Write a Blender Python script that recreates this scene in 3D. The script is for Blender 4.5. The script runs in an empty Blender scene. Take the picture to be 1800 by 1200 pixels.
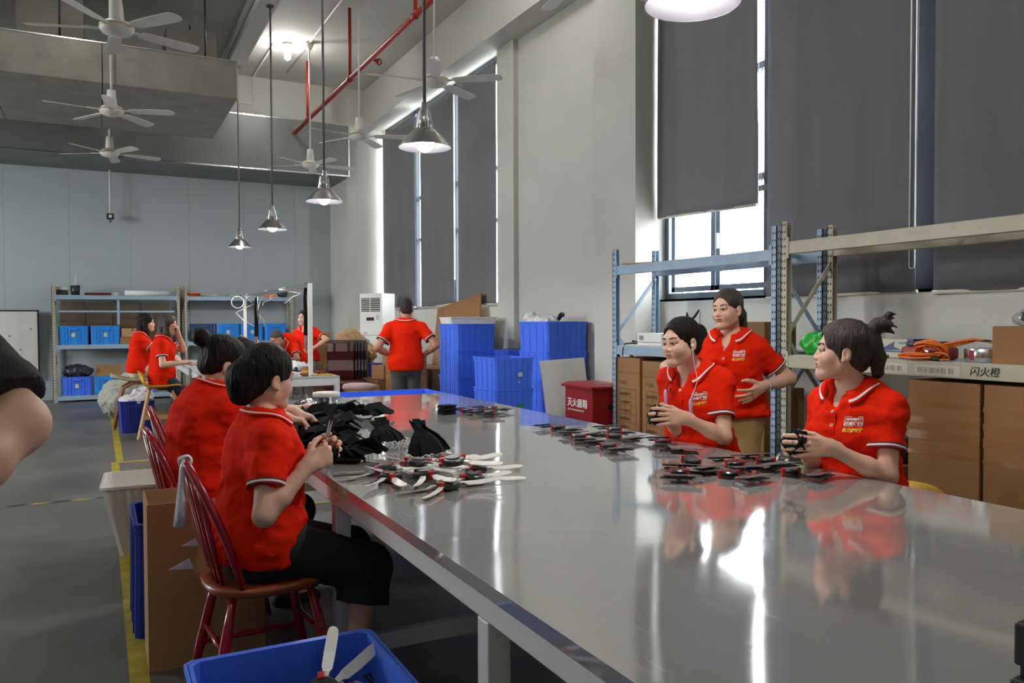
import bpy, math, random
import numpy as np
from mathutils import Vector, Matrix, noise
from mathutils.bvhtree import BVHTree
R = math.radians
random.seed(7)
SC = bpy.context.scene
COL = SC.collection

# ------------------------------------------------------------------ camera
cam_data = bpy.data.cameras.new('camera')
cam_data.sensor_width = 36.0
cam_data.lens = 28.0
cam_data.clip_start = 0.05
cam = bpy.data.objects.new('camera', cam_data)
COL.objects.link(cam)
cam.location = (0, 0, 1.38)
_yaw, _pit, _rol = R(27.4), R(1.45), R(-0.2)
_f = Vector((math.sin(_yaw) * math.cos(_pit), math.cos(_yaw) * math.cos(_pit), -math.sin(_pit)))
_r = Vector((math.cos(_yaw), -math.sin(_yaw), 0))
_u = _r.cross(_f)
_r2 = _r * math.cos(_rol) + _u * math.sin(_rol)
_u2 = -_r * math.sin(_rol) + _u * math.cos(_rol)
cam.rotation_euler = Matrix((_r2, _u2, -_f)).transposed().to_euler()
SC.camera = cam
SC.view_settings.view_transform = 'Standard'
SC.view_settings.look = 'None'
SC.view_settings.gamma = 1.0
SC.view_settings.use_curve_mapping = False
SC.view_settings.exposure = 0.28

# ------------------------------------------------------------------ sky and lamps
SKY = 14.0
world = bpy.data.worlds.new('overcast_sky')
SC.world = world
world.use_nodes = True
_bg = world.node_tree.nodes['Background']
_bg.inputs['Color'].default_value = (0.93, 0.97, 1.0, 1)
_bg.inputs['Strength'].default_value = SKY

def portal(loc, size, rot):
    d = bpy.data.lights.new('window_portal', 'AREA')
    d.shape = 'RECTANGLE'; d.size, d.size_y = size
    d.cycles.is_portal = True
    o = bpy.data.objects.new('window_portal', d); COL.objects.link(o)
    o.location = loc; o.rotation_euler = rot
# right wall windows (light enters towards -X), left wall windows (towards +X)
portal((5.26, 12.55, 3.4), (3.7, 5.2), (0, R(90), 0))
portal((5.26, 2.7, 3.4), (3.7, 7.6), (0, R(90), 0))
LEFTWIN = [(-7.5, 11.0)]
for _x, _y in LEFTWIN:
    portal((_x - 0.15, _y, 3.2), (3.0, 4.0), (0, R(-90), 0))

BULB_W = 95.0      # pendant bulb, point lamp power
CEIL_W = 21.0      # ceiling bulb
def lamp(name, loc, power, radius=0.05, color=(1, .98, .95), cone=None):
    d = bpy.data.lights.new(name, 'SPOT' if cone else 'POINT')
    if cone: d.spot_size = R(cone); d.spot_blend = .25
    d.energy = power; d.shadow_soft_size = radius; d.color = color
    o = bpy.data.objects.new(name, d); COL.objects.link(o); o.location = loc
    return o

# ------------------------------------------------------------------ materials
MATS = {}
def mat(name, col, rough=.5, metal=0.0, var=0.0, vscale=6.0, bump=0.0, bscale=40.0, stretch=None, spec=None,
        emit=None, alpha=None, trans=None, coat=0.0, sheen=0.0, col2=None, sss=0.0, wave=0.0, wscale=1.0):
    if name in MATS: return MATS[name]
    m = bpy.data.materials.new(name); m.use_nodes = True
    nt = m.node_tree; N = nt.nodes; L = nt.links
    b = N['Principled BSDF']
    b.inputs['Base Color'].default_value = (*col, 1)
    b.inputs['Roughness'].default_value = rough
    b.inputs['Metallic'].default_value = metal
    if spec is not None: b.inputs['Specular IOR Level'].default_value = spec
    if coat: b.inputs['Coat Weight'].default_value = coat; b.inputs['Coat Roughness'].default_value = .1
    if sheen: b.inputs['Sheen Weight'].default_value = sheen; b.inputs['Sheen Roughness'].default_value = .5
    if sss:
        b.inputs['Subsurface Weight'].default_value = sss
        b.inputs['Subsurface Radius'].default_value = (.012, .005, .003)
        b.inputs['Subsurface Scale'].default_value = 1.0
    if emit: b.inputs['Emission Color'].default_value = (*emit[0], 1); b.inputs['Emission Strength'].default_value = emit[1]
    if alpha is not None: b.inputs['Alpha'].default_value = alpha
    if trans is not None: b.inputs['Transmission Weight'].default_value = trans
    tc = None
    if var or bump or wave:
        tc = N.new('ShaderNodeTexCoord'); mp = N.new('ShaderNodeMapping')
        L.new(tc.outputs['Object'], mp.inputs['Vector'])
        if stretch: mp.inputs['Scale'].default_value = stretch
    if var:
        n = N.new('ShaderNodeTexNoise'); n.inputs['Scale'].default_value = vscale; n.inputs['Detail'].default_value = 6
        L.new(mp.outputs['Vector'], n.inputs['Vector'])
        mr = N.new('ShaderNodeMapRange'); mr.inputs['From Min'].default_value = .3; mr.inputs['From Max'].default_value = .7
        L.new(n.outputs['Fac'], mr.inputs['Value'])
        mx = N.new('ShaderNodeMix'); mx.data_type = 'RGBA'
        c2 = col2 if col2 else tuple(c * (1 - var) for c in col)
        mx.inputs['A'].default_value = (*c2, 1); mx.inputs['B'].default_value = (*[min(1, c * (1 + (0 if col2 else var * .5))) for c in col], 1)
        L.new(mr.outputs['Result'], mx.inputs['Factor']); L.new(mx.outputs['Result'], b.inputs['Base Color'])
    if bump:
        n2 = N.new('ShaderNodeTexNoise'); n2.inputs['Scale'].default_value = bscale; n2.inputs['Detail'].default_value = 4
        L.new(mp.outputs['Vector'], n2.inputs['Vector'])
        bp = N.new('ShaderNodeBump'); bp.inputs['Strength'].default_value = bump; bp.inputs['Distance'].default_value = .01
        L.new(n2.outputs['Fac'], bp.inputs['Height']); L.new(bp.outputs['Normal'], b.inputs['Normal'])
    MATS[name] = m
    return m

def lin(r, g, b):
    f = lambda c: (c / 255 / 12.92) if c / 255 < .04045 else ((c / 255 + .055) / 1.055) ** 2.4
    return (f(r), f(g), f(b))

M = dict(
    white_wall=mat('white_painted_plaster', lin(198, 197, 189), .75, var=.05, vscale=1.2, bump=.05, bscale=60),
    ceiling=mat('painted_concrete_ceiling', lin(196, 195, 188), .8, var=.06, vscale=.8),
    panel=mat('grey_sandwich_panel', lin(170, 178, 180), .38, var=.03, vscale=.6, spec=.45),
    duct=mat('galvanised_duct_board', lin(150, 146, 136), .5, .25, var=.12, vscale=3, col2=lin(130, 126, 117)),
    duct_wrap=mat('galvanised_sheet', lin(118, 120, 116), .42, .4, var=.1, vscale=2),
    bright_metal=mat('bright_steel', (.72, .72, .72), .22, 1.0),
    chrome=mat('chrome', (.8, .8, .8), .08, 1.0),
    dark_metal=mat('dark_metal', (.06, .06, .065), .4, .6),
    grey_rod=mat('grey_conduit', (.16, .16, .16), .5, .3),
    white_metal=mat('white_enamel', lin(225, 225, 220), .35, var=.03),
    reflector=mat('lamp_reflector', (.62, .61, .66), .3, .85),
    fan_white=mat('white_fan_paint', lin(214, 212, 204), .4),
    gold=mat('gold_trim', (.7, .5, .2), .3, .9),
    red_pipe=mat('red_pipe_paint', lin(164, 38, 30), .42, var=.15),
    fire_red=mat('fire_box_red', lin(140, 14, 20), .35, var=.08),
    blue_frame=mat('pale_blue_rack_paint', lin(150, 172, 192), .4, var=.08, vscale=8),
    cream_frame=mat('cream_rack_paint', lin(178, 172, 150), .45, var=.08, vscale=8),
    hole=mat('dark_hole', (.03, .03, .035), .9),
    shelf=mat('grey_shelf_board', lin(176, 178, 176), .5, var=.08),
    black=mat('black_plastic', (.012, .012, .013), .38),
    black_matte=mat('black_rubber', (.015, .015, .016), .7),
    fabric_black=mat('black_webbing', (.010, .011, .013), .9, bump=.4, bscale=400, spec=.2),
    window_frame=mat('grey_aluminium_frame', lin(96, 106, 118), .4, .3),
    shade_tone_post=mat('window_post_shade_tone', lin(52, 57, 66), .5, .2),  # frame metal darkened: shade between the blinds put into the post colour
    ring_steel=mat('nickel_ring', (.78, .78, .76), .35, .5),
    blind=mat('grey_blackout_fabric', lin(116, 116, 119), .85, var=.06, vscale=2, stretch=(4, 4, .35), bump=.25, bscale=3),
    blind_bar=mat('pale_blind_bar', lin(205, 195, 178), .5),
    card=mat('brown_cardboard', lin(148, 108, 66), .8, var=.12, vscale=5),
    card_dark=mat('dark_cardboard', lin(122, 90, 58), .8, var=.14, vscale=5),
    card_tan=mat('tan_cardboard', lin(172, 136, 96), .8, var=.1, vscale=4),
    tape_clear=mat('clear_packing_tape', lin(150, 108, 66), .15, coat=.5),
    print_brown=mat('brown_carton_print', lin(92, 66, 40), .8),
    blue_bin=mat('blue_bin_plastic', lin(70, 118, 240), .42, var=.06),
    blue_bin_dark=mat('dark_blue_bin_plastic', lin(38, 56, 166), .45, var=.06),
    sky_bin=mat('light_blue_bin_plastic', lin(40, 138, 226), .42, var=.05),
    navy_bin=mat('navy_bin_plastic', lin(26, 62, 110), .45),
    white_tub=mat('white_tub_plastic', lin(236, 235, 228), .45, var=.04),
    grey_board=mat('pale_grey_board', lin(238, 237, 230), .4, var=.03),
    yellow_tape=mat('yellow_floor_tape', lin(186, 168, 28), .6, var=.25, vscale=9, col2=lin(140, 128, 30)),
    black_tape=mat('black_floor_tape', (.03, .03, .03), .6),
    red_chair=mat('red_chair_lacquer', lin(158, 12, 34), .25, var=.08, coat=.4),
    wood=mat('orange_seat_wood', lin(146, 70, 34), .35, var=.3, vscale=4, stretch=(1, 12, 1), coat=.3),
    pale_wood=mat('pale_leg_wood', lin(196, 150, 96), .5, var=.15, stretch=(6, 6, 1)),
    brown_wood=mat('brown_bent_wood', lin(150, 96, 62), .45),
    yellow_seat=mat('yellow_seat_plastic', lin(196, 160, 32), .45),
    beige_seat=mat('beige_seat_fabric', lin(170, 166, 140), .8),
    pink=mat('pink_velvet', lin(206, 168, 168), .8, sheen=.4),
    gold_leg=mat('yellow_metal_leg', lin(214, 172, 40), .35, .2),
    maroon=mat('maroon_leather', lin(82, 30, 30), .35, var=.12),
    dark_leather=mat('dark_leather', lin(42, 38, 38), .3),
    bag=mat('grey_woven_sack', lin(170, 170, 160), .7, var=.15, vscale=12, bump=.5, bscale=20),
    white_bag=mat('white_plastic_bag', lin(215, 216, 220), .4, var=.06, bump=.5, bscale=14),
    dark_wrap=mat('dark_wrapped_parts', lin(48, 58, 70), .3, var=.5, vscale=25, bump=.6, bscale=30),
    green_bag=mat('green_plastic_bag', lin(40, 178, 60), .3, var=.25, vscale=14, bump=.5, bscale=20),
    orange=mat('orange_cable', lin(236, 122, 40), .45),
    prop_white=mat('white_blade_plastic', lin(228, 226, 218), .35),
    prop_red=mat('red_clip_plastic', lin(196, 30, 24), .35),
    prop_dark=mat('dark_propeller_plastic', (.022, .022, .025), .3, coat=.3),
    prop_grey=mat('grey_blade_foil', lin(128, 129, 132), .22, .4),
    blade_blue=mat('dark_blue_blade', lin(30, 36, 92), .35),
    navy_box=mat('navy_printed_box', lin(26, 42, 120), .4),
    white_print=mat('white_print', lin(232, 230, 226), .5),
    yellow_print=mat('yellow_embroidery', lin(238, 178, 60), .6),
    ink=mat('black_marker_ink', (.02, .02, .02), .7),
    label=mat('paper_label', lin(196, 192, 176), .7),
    faint_print=mat('faint_grey_print', lin(140, 138, 126), .7),
    cyan=mat('teal_print', lin(60, 150, 170), .5),
    skin=mat('skin', lin(220, 174, 150), .5, var=.08, vscale=18, sss=.12),
    skin_dark=mat('tanned_skin', lin(182, 130, 104), .52, var=.08, vscale=18, sss=.1),
    lips=mat('lips', lin(160, 88, 78), .42),
    eye_white=mat('eye_white', lin(176, 168, 160), .3),
    iris=mat('iris', (.018, .011, .008), .12),
    brow=mat('eyebrow_hair', lin(50, 38, 32), .7),
    hair=mat('black_hair', (.007, .006, .0055), .5, var=.5, vscale=40, stretch=(1, 1, .12), bump=1.0, bscale=120, col2=(.016, .013, .011), spec=.15),
    hair_brown=mat('dark_brown_hair', lin(54, 39, 32), .48, var=.4, vscale=40, stretch=(1, 1, .12), bump=1.0, bscale=120),
    hair_grey=mat('cropped_grey_hair', lin(74, 68, 62), .8, var=.5, vscale=80, bump=.6, bscale=160),
    hair_dark=mat('cropped_dark_hair', lin(48, 42, 38), .8, var=.4, vscale=80, bump=.6, bscale=160),
    polo=mat('red_polo_knit', lin(230, 38, 5), .9, var=.05, vscale=10, bump=.25, bscale=500, spec=.12),
    polo_dark=mat('dark_red_trim', lin(120, 22, 34), .8),
    black_cloth=mat('black_cotton', (.012, .013, .014), .85, bump=.35, bscale=60),
    black_shirt=mat('black_jersey', (.010, .010, .012), .8, bump=.3, bscale=300),
    dark_trouser=mat('dark_grey_trouser_cloth', lin(78, 76, 70), .85, var=.1, vscale=8, bump=.3, bscale=200),
    khaki=mat('khaki_trouser_cloth', lin(176, 150, 96), .85, var=.08, vscale=8, bump=.3, bscale=200),
    cream_trouser=mat('cream_trouser_cloth', lin(212, 204, 184), .85),
    grey_trouser=mat('pale_grey_trouser_cloth', lin(160, 160, 158), .85, var=.15, vscale=12),
    navy_cloth=mat('navy_cloth', lin(30, 32, 52), .85),
    jade=mat('pale_jade', lin(200, 204, 192), .2, coat=.4),
    lilac=mat('lilac_plastic', lin(196, 170, 208), .35),
    asphalt=mat('pale_outside_ground', lin(190, 190, 186), .9),
)

def clear(name, tint=(.95, .96, .97), gloss=.12, rough=.05):
    """thin clear sheet: mostly see-through with a glossy film"""
    m = bpy.data.materials.new(name); m.use_nodes = True
    nt = m.node_tree; N = nt.nodes; L = nt.links
    N.remove(N['Principled BSDF'])
    t = N.new('ShaderNodeBsdfTransparent'); t.inputs['Color'].default_value = (*tint, 1)
    g = N.new('ShaderNodeBsdfGlossy'); g.inputs['Roughness'].default_value = rough
    x = N.new('ShaderNodeMixShader'); x.inputs['Fac'].default_value = gloss
    L.new(t.outputs[0], x.inputs[1]); L.new(g.outputs[0], x.inputs[2]); L.new(x.outputs[0], N['Material Output'].inputs['Surface'])
    MATS[name] = m
    return m
M['glass'] = clear('window_glass', gloss=.06)
M['film'] = clear('clear_plastic_film', (.86, .88, .9), .12, .15)
M['jar'] = clear('clear_jar_plastic', (.9, .9, .9), .16, .05)
M['milky'] = clear('milky_plastic_bag', (.62, .64, .66), .38, .25)
M['bulb'] = mat('lit_bulb', (1, 1, 1), .3, emit=((1, .98, .96), 45.0))

def steel_top():
    m = bpy.data.materials.new('brushed_stainless_steel'); m.use_nodes = True
    nt = m.node_tree; N = nt.nodes; L = nt.links; b = N['Principled BSDF']
    b.inputs['Metallic'].default_value = .6
    tc = N.new('ShaderNodeTexCoord')
    mp = N.new('ShaderNodeMapping'); mp.inputs['Scale'].default_value = (60, 1.2, 1)
    L.new(tc.outputs['Object'], mp.inputs['Vector'])
    br = N.new('ShaderNodeTexNoise'); br.inputs['Scale'].default_value = 8; br.inputs['Detail'].default_value = 5
    L.new(mp.outputs['Vector'], br.inputs['Vector'])
    cl = N.new('ShaderNodeTexNoise'); cl.inputs['Scale'].default_value = 2.2; cl.inputs['Detail'].default_value = 7; cl.inputs['Roughness'].default_value = .65
    L.new(tc.outputs['Object'], cl.inputs['Vector'])
    # sparse fine scratches at a few angles
    acc = None
    for i, (ang, sc) in enumerate(((25, 9), (-40, 11), (80, 8), (5, 13))):
        q = N.new('ShaderNodeMapping'); q.inputs['Rotation'].default_value = (0, 0, R(ang)); q.inputs['Scale'].default_value = (sc * 14, sc * .5, 1)
        q.inputs['Location'].default_value = (i * 3.1, i * 1.7, 0)
        L.new(tc.outputs['Object'], q.inputs['Vector'])
        n = N.new('ShaderNodeTexNoise'); n.inputs['Scale'].default_value = 1.0; n.inputs['Detail'].default_value = 2; n.inputs['Distortion'].default_value = .4
        L.new(q.outputs['Vector'], n.inputs['Vector'])
        r = N.new('ShaderNodeMapRange'); r.inputs['From Min'].default_value = .71; r.inputs['From Max'].default_value = .82
        L.new(n.outputs['Fac'], r.inputs['Value'])
        if acc is None: acc = r.outputs['Result']
        else:
            a = N.new('ShaderNodeMath'); a.operation = 'MAXIMUM'; L.new(acc, a.inputs[0]); L.new(r.outputs['Result'], a.inputs[1]); acc = a.outputs[0]
    mx = N.new('ShaderNodeMix'); mx.data_type = 'RGBA'
    mx.inputs['A'].default_value = (.50, .485, .465, 1); mx.inputs['B'].default_value = (.62, .605, .585, 1)
    L.new(cl.outputs['Fac'], mx.inputs['Factor'])
    mx2 = N.new('ShaderNodeMix'); mx2.data_type = 'RGBA'; mx2.inputs['B'].default_value = (.9, .9, .9, 1)
    L.new(mx.outputs['Result'], mx2.inputs['A'])
    sf = N.new('ShaderNodeMath'); sf.operation = 'MULTIPLY'; sf.inputs[1].default_value = .35; L.new(acc, sf.inputs[0]); L.new(sf.outputs[0], mx2.inputs['Factor'])
    L.new(mx2.outputs['Result'], b.inputs['Base Color'])
    rr = N.new('ShaderNodeMapRange'); rr.inputs['From Min'].default_value = .3; rr.inputs['From Max'].default_value = .7
    rr.inputs['To Min'].default_value = .03; rr.inputs['To Max'].default_value = .10
    L.new(cl.outputs['Fac'], rr.inputs['Value'])
    ad = N.new('ShaderNodeMath'); ad.operation = 'MULTIPLY_ADD'; ad.inputs[1].default_value = .2; L.new(acc, ad.inputs[0]); L.new(rr.outputs['Result'], ad.inputs[2])
    L.new(ad.outputs[0], b.inputs['Roughness'])
    wv = N.new('ShaderNodeTexNoise'); wv.inputs['Scale'].default_value = 1.6; wv.inputs['Detail'].default_value = 1
    L.new(tc.outputs['Object'], wv.inputs['Vector'])
    b1 = N.new('ShaderNodeBump'); b1.inputs['Strength'].default_value = .10; b1.inputs['Distance'].default_value = .05; L.new(wv.outputs['Fac'], b1.inputs['Height'])
    b2 = N.new('ShaderNodeBump'); b2.inputs['Strength'].default_value = .015; b2.inputs['Distance'].default_value = .002; L.new(br.outputs['Fac'], b2.inputs['Height'])
    L.new(b1.outputs['Normal'], b2.inputs['Normal']); L.new(b2.outputs['Normal'], b.inputs['Normal'])
    return m
M['steel'] = steel_top()

def floor_mat():
    m = bpy.data.materials.new('polished_concrete_floor'); m.use_nodes = True
    nt = m.node_tree; N = nt.nodes; L = nt.links; b = N['Principled BSDF']
    tc = N.new('ShaderNodeTexCoord')
    a = N.new('ShaderNodeTexNoise'); a.inputs['Scale'].default_value = 1.1; a.inputs['Detail'].default_value = 9; a.inputs['Roughness'].default_value = .6
    L.new(tc.outputs['Object'], a.inputs['Vector'])
    c = N.new('ShaderNodeValToRGB'); c.color_ramp.elements[0].position = .3; c.color_ramp.elements[0].color = (*lin(84, 83, 78), 1)
    c.color_ramp.elements[1].position = .72; c.color_ramp.elements[1].color = (*lin(116, 114, 107), 1)
    L.new(a.outputs['Fac'], c.inputs['Fac']); L.new(c.outputs['Color'], b.inputs['Base Color'])
    r = N.new('ShaderNodeMapRange'); r.inputs['To Min'].default_value = .25; r.inputs['To Max'].default_value = .55
    L.new(a.outputs['Fac'], r.inputs['Value']); L.new(r.outputs['Result'], b.inputs['Roughness'])
    return m
M['floor'] = floor_mat()

# ------------------------------------------------------------------ mesh helpers
class MB:
    def __init__(s): s.v = []; s.f = []; s.mi = []; s.sm = []
    def add(s, verts, faces, m=0, smooth=False):
        o = len(s.v); s.v.extend(tuple(map(float, p)) for p in verts)
        for f in faces: s.f.append(tuple(i + o for i in f)); s.mi.append(m); s.sm.append(smooth)
        return s
    def box(s, lo, hi, m=0, T=None):
        x0, y0, z0 = lo; x1, y1, z1 = hi
        P = [(x0, y0, z0), (x1, y0, z0), (x1, y1, z0), (x0, y1, z0), (x0, y0, z1), (x1, y0, z1), (x1, y1, z1), (x0, y1, z1)]
        if T is not None: P = [T @ Vector(p) for p in P]
        return s.add(P, [(0, 3, 2, 1), (4, 5, 6, 7), (0, 1, 5, 4), (1, 2, 6, 5), (2, 3, 7, 6), (3, 0, 4, 7)], m)
    def cbox(s, c, size, m=0, T=None):
        return s.box([c[i] - size[i] / 2 for i in range(3)], [c[i] + size[i] / 2 for i in range(3)], m, T)
    def beam(s, a, b, w, h, m=0, up=(0, 0, 1)):
        a = Vector(a); b = Vector(b); d = (b - a); l = d.length; d.normalize()
        u = Vector(up)
        if abs(d.dot(u)) > .99: u = Vector((0, 1, 0))
        x = d.cross(u).normalized(); u = x.cross(d)
        P = []
        for p in (a, b):
            for sx, su in ((-1, -1), (1, -1), (1, 1), (-1, 1)): P.append(p + x * (sx * w / 2) + u * (su * h / 2))
        return s.add(P, [(0, 1, 2, 3), (7, 6, 5, 4), (0, 4, 5, 1), (1, 5, 6, 2), (2, 6, 7, 3), (3, 7, 4, 0)], m)
    def loft(s, rings, m=0, caps=True, closed=False, smooth=True):
        n = len(rings[0]); P = [p for r in rings for p in r]; F = []
        k = len(rings)
        for i in range(k if closed else k - 1):
            for j in range(n):
                a = i * n + j; b = i * n + (j + 1) % n; c = ((i + 1) % k) * n + (j + 1) % n; d = ((i + 1) % k) * n + j
                F.append((a, b, c, d))
        s.add(P, F, m, smooth)
        if caps and not closed:
            o = len(s.v) - len(P)
            s.f.append(tuple(o + j for j in reversed(range(n)))); s.mi.append(m); s.sm.append(False)
            s.f.append(tuple(o + (k - 1) * n + j for j in range(n))); s.mi.append(m); s.sm.append(False)
        return s
    def tube(s, pts, r, n=8, m=0, closed=False, caps=True, flat=None):
        pts = [Vector(p) for p in pts]; k = len(pts)
        rs = r if isinstance(r, (list, tuple)) else [r] * k
        t0 = (pts[1] - pts[0]).normalized()
        ref = Vector((0, 0, 1)) if abs(t0.z) < .9 else Vector((1, 0, 0))
        x = (ref - t0 * ref.dot(t0)).normalized(); rings = []
        for i, p in enumerate(pts):
            if closed: t = pts[(i + 1) % k] - pts[i - 1]
            else: t = pts[min(i + 1, k - 1)] - pts[max(i - 1, 0)]
            if t.length < 1e-9: t = t0
            t.normalize()
            x = x - t * x.dot(t)
            if x.length < 1e-6: x = t.orthogonal()
            x.normalize(); y = t.cross(x)
            fy = flat or 1.0
            rings.append([p + x * (rs[i] * math.cos(a)) + y * (rs[i] * fy * math.sin(a)) for a in (2 * math.pi * j / n for j in range(n))])
        return s.loft(rings, m, caps, closed)
    def cyl(s, a, b, r, r2=None, n=12, m=0, caps=True):
        return s.tube([a, b], [r, r if r2 is None else r2], n, m, caps=caps)
    def lathe(s, prof, c=(0, 0, 0), n=24, m=0, caps=False, smooth=True):
        rings = [[(c[0] + r * math.cos(2 * math.pi * j / n), c[1] + r * math.sin(2 * math.pi * j / n), c[2] + z) for j in range(n)] for r, z in prof]
        return s.loft(rings, m, caps, smooth=smooth)
    def prism(s, poly, h, T=None, m=0):
        n = len(poly); T = T or Matrix()
        P = [T @ Vector((x, y, 0)) for x, y in poly] + [T @ Vector((x, y, h)) for x, y in poly]
        F = [tuple(reversed(range(n))), tuple(range(n, 2 * n))] + [(i, (i + 1) % n, n + (i + 1) % n, n + i) for i in range(n)]
        return s.add(P, F, m)
    def ball(s, c, r, n=12, m=0, T=None):
        r = r if isinstance(r, (tuple, list)) else (r, r, r); k = max(4, n // 2); rings = []
        for i in range(1, k):
            a = math.pi * i / k
            rings.append([(r[0] * math.sin(a) * math.cos(2 * math.pi * j / n), r[1] * math.sin(a) * math.sin(2 * math.pi * j / n), -r[2] * math.cos(a)) for j in range(n)])
        P = [p for q in rings for p in q] + [(0, 0, -r[2]), (0, 0, r[2])]
        F = []
        for i in range(k - 2):
            for j in range(n): F.append((i * n + j, i * n + (j + 1) % n, (i + 1) * n + (j + 1) % n, (i + 1) * n + j))
        o = (k - 1) * n
        for j in range(n):
            F.append((o, (j + 1) % n, j)); F.append((o + 1, (k - 2) * n + j, (k - 2) * n + (j + 1) % n))
        c = Vector(c)
        P = [(T @ Vector(p) if T else Vector(p)) + c for p in P]
        return s.add(P, F, m, True)
    def mesh(s, name, mats):
        me = bpy.data.meshes.new(name); me.from_pydata(s.v, [], s.f)
        for x in (mats if isinstance(mats, (list, tuple)) else [mats]): me.materials.append(M[x] if isinstance(x, str) else x)
        me.polygons.foreach_set('material_index', s.mi); me.polygons.foreach_set('use_smooth', s.sm)
        me.update(); return me
    def build(s, name, mats, parent=None, bevel=0.0, loc=None, rot=None, kind=None, seg=2):
        o = bpy.data.objects.new(name, s.mesh(name, mats)); COL.objects.link(o)
        if parent is not None: o.parent = parent
        if loc is not None: o.location = loc
        if rot is not None: o.rotation_euler = rot
        if kind: o['kind'] = kind
        if bevel:
            b = o.modifiers.new('bevel', 'BEVEL'); b.width = bevel; b.segments = seg; b.limit_method = 'ANGLE'; b.angle_limit = R(40)
        return o

def tag(o, label, cat, group=None, kind=None):
    o['label'] = label; o['category'] = cat
    if group: o['group'] = group
    if kind: o['kind'] = kind
    return o
def thing(name, label, cat, loc=(0, 0, 0), rz=0.0, group=None, rot=None):
    o = bpy.data.objects.new(name, None); COL.objects.link(o); o.empty_display_size = .05
    o.location = loc; o.rotation_euler = rot if rot is not None else (0, 0, rz)
    return tag(o, label, cat, group)
def dup(root, loc=None, rz=None, label=None, group=None, rot=None, scale=None):
    def rec(o, par):
        c = o.copy(); COL.objects.link(c)
        if par is not None: c.parent = par
        for ch in o.children: rec(ch, c)
        return c
    r = rec(root, None)
    if loc is not None: r.location = loc
    if rz is not None: r.rotation_euler = (0, 0, rz)
    if rot is not None: r.rotation_euler = rot
    if scale is not None: r.scale = (scale,) * 3 if isinstance(scale, (int, float)) else scale
    if label: r['label'] = label
    if group: r['group'] = group
    return r
def text_part(name, body, size, mtl, parent, loc, rot, align='LEFT', extrude=.0006, shear=0.0, sx=1.0, bold=0.0):
    c = bpy.data.curves.new(name, 'FONT'); c.body = body; c.size = size; c.align_x = align; c.extrude = extrude; c.shear = shear; c.offset = bold
    c.resolution_u = 2
    t = bpy.data.objects.new(name + '_source', c); COL.objects.link(t)
    dg = bpy.context.evaluated_depsgraph_get(); dg.update()
    me = bpy.data.meshes.new_from_object(t.evaluated_get(dg)); bpy.data.objects.remove(t)
    me.materials.clear(); me.materials.append(M[mtl])
    o = bpy.data.objects.new(name, me); COL.objects.link(o)
    if parent is not None: o.parent = parent
    o.location = loc; o.rotation_euler = rot; o.scale = (sx, 1, 1)
    return o
# ------------------------------------------------------------------ the hall
ZC = 5.85; XL, XR, YB, YR = -7.5, 5.0, 16.4, -4.0
def struct(mb, name, mats, parent=None, **k):
    o = mb.build(name, mats, parent, **k); o['kind'] = 'structure'; return o
struct(MB().box((XL - .2, YR - .2, -.2), (5.6, YB + .2, 0)), 'floor', 'floor')
struct(MB().box((XL - .2, YR - .2, ZC), (5.6, YB + .2, ZC + .2)), 'ceiling', 'ceiling')
# back wall of tall sandwich panels, each panel a piece
bw = struct(MB().box((XL, YB + .05, 0), (5.3, YB + .2, ZC)), 'wall_back', 'panel')
me = None
x = -7.45
while x < 4.6:
    w = min(1.0, 4.66 - x)
    p = MB().box((x + .0012, YB, 0), (x + w - .0012, YB + .05, 4.3)).build('panel', 'panel', bw, bevel=.002)
    x += 1.0
# white wall above the bulkhead
struct(MB().box((XL, 15.15, 4.95), (5.2, 15.5, ZC)), 'trim_1', 'white_wall')
# left and rear walls with openings
lw = MB()
yy = YR
for _, yc in sorted(LEFTWIN, key=lambda a: a[1]):
    lw.box((XL - .2, yy, 0), (XL, yc - 2.0, ZC)); lw.box((XL - .2, yc - 2, 0), (XL, yc + 2, 1.7)); lw.box((XL - .2, yc - 2, 4.7), (XL, yc + 2, ZC)); yy = yc + 2
lw.box((XL - .2, yy, 0), (XL, YB, ZC))
struct(lw, 'wall_left', 'white_wall')
struct(MB().box((XL - .2, YR - .2, 0), (5.6, YR, ZC)), 'wall_rear', 'white_wall')
# right wall: sill walls, pieces between windows, piers, head beam
W1 = (9.96, 15.1); W2 = (-1.1, 6.42); ZS, ZT = 1.59, 5.14
rw = MB()
rw.box((5.0, YR, 0), (5.3, YB, ZS)).box((5.0, YR, ZT), (5.3, YB, ZC))
rw.box((5.0, W1[1], ZS), (5.3, YB, ZT)).box((5.0, W2[1], ZS), (5.3, W1[0], ZT)).box((5.0, YR, ZS), (5.3, W2[0], ZT))
struct(rw, 'wall_right', 'white_wall')
pr_ = MB().box((4.7, 6.42, 0), (5.0, 7.15, ZC)).box((4.93, 9.45, 0), (5.0, 9.94, ZC)).box((4.28, 15.12, 0), (5.0, YB, ZC))
struct(pr_, 'trim_2', 'white_wall')
struct(MB().box((4.62, YR, ZT - .02), (5.0, YB, ZC)), 'trim_3', 'white_wall')         # head beam along the wall
struct(MB().box((1.89, YR, 5.5), (2.13, YB, ZC)).box((1.84, YR, 5.62), (1.88, YB, 5.66)), 'trim_4', 'ceiling')   # ceiling beam with the pendants
struct(MB().box((-2.6, YR, 5.45), (-2.3, YB, ZC)), 'trim_5', 'ceiling')
struct(MB().box((XL, 6.0, 5.45), (1.89, 6.35, ZC)), 'trim_6', 'ceiling')
struct(MB().box((-30, -30, -.6), (60, 60, -.4)), 'ground_outside', 'asphalt')

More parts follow.
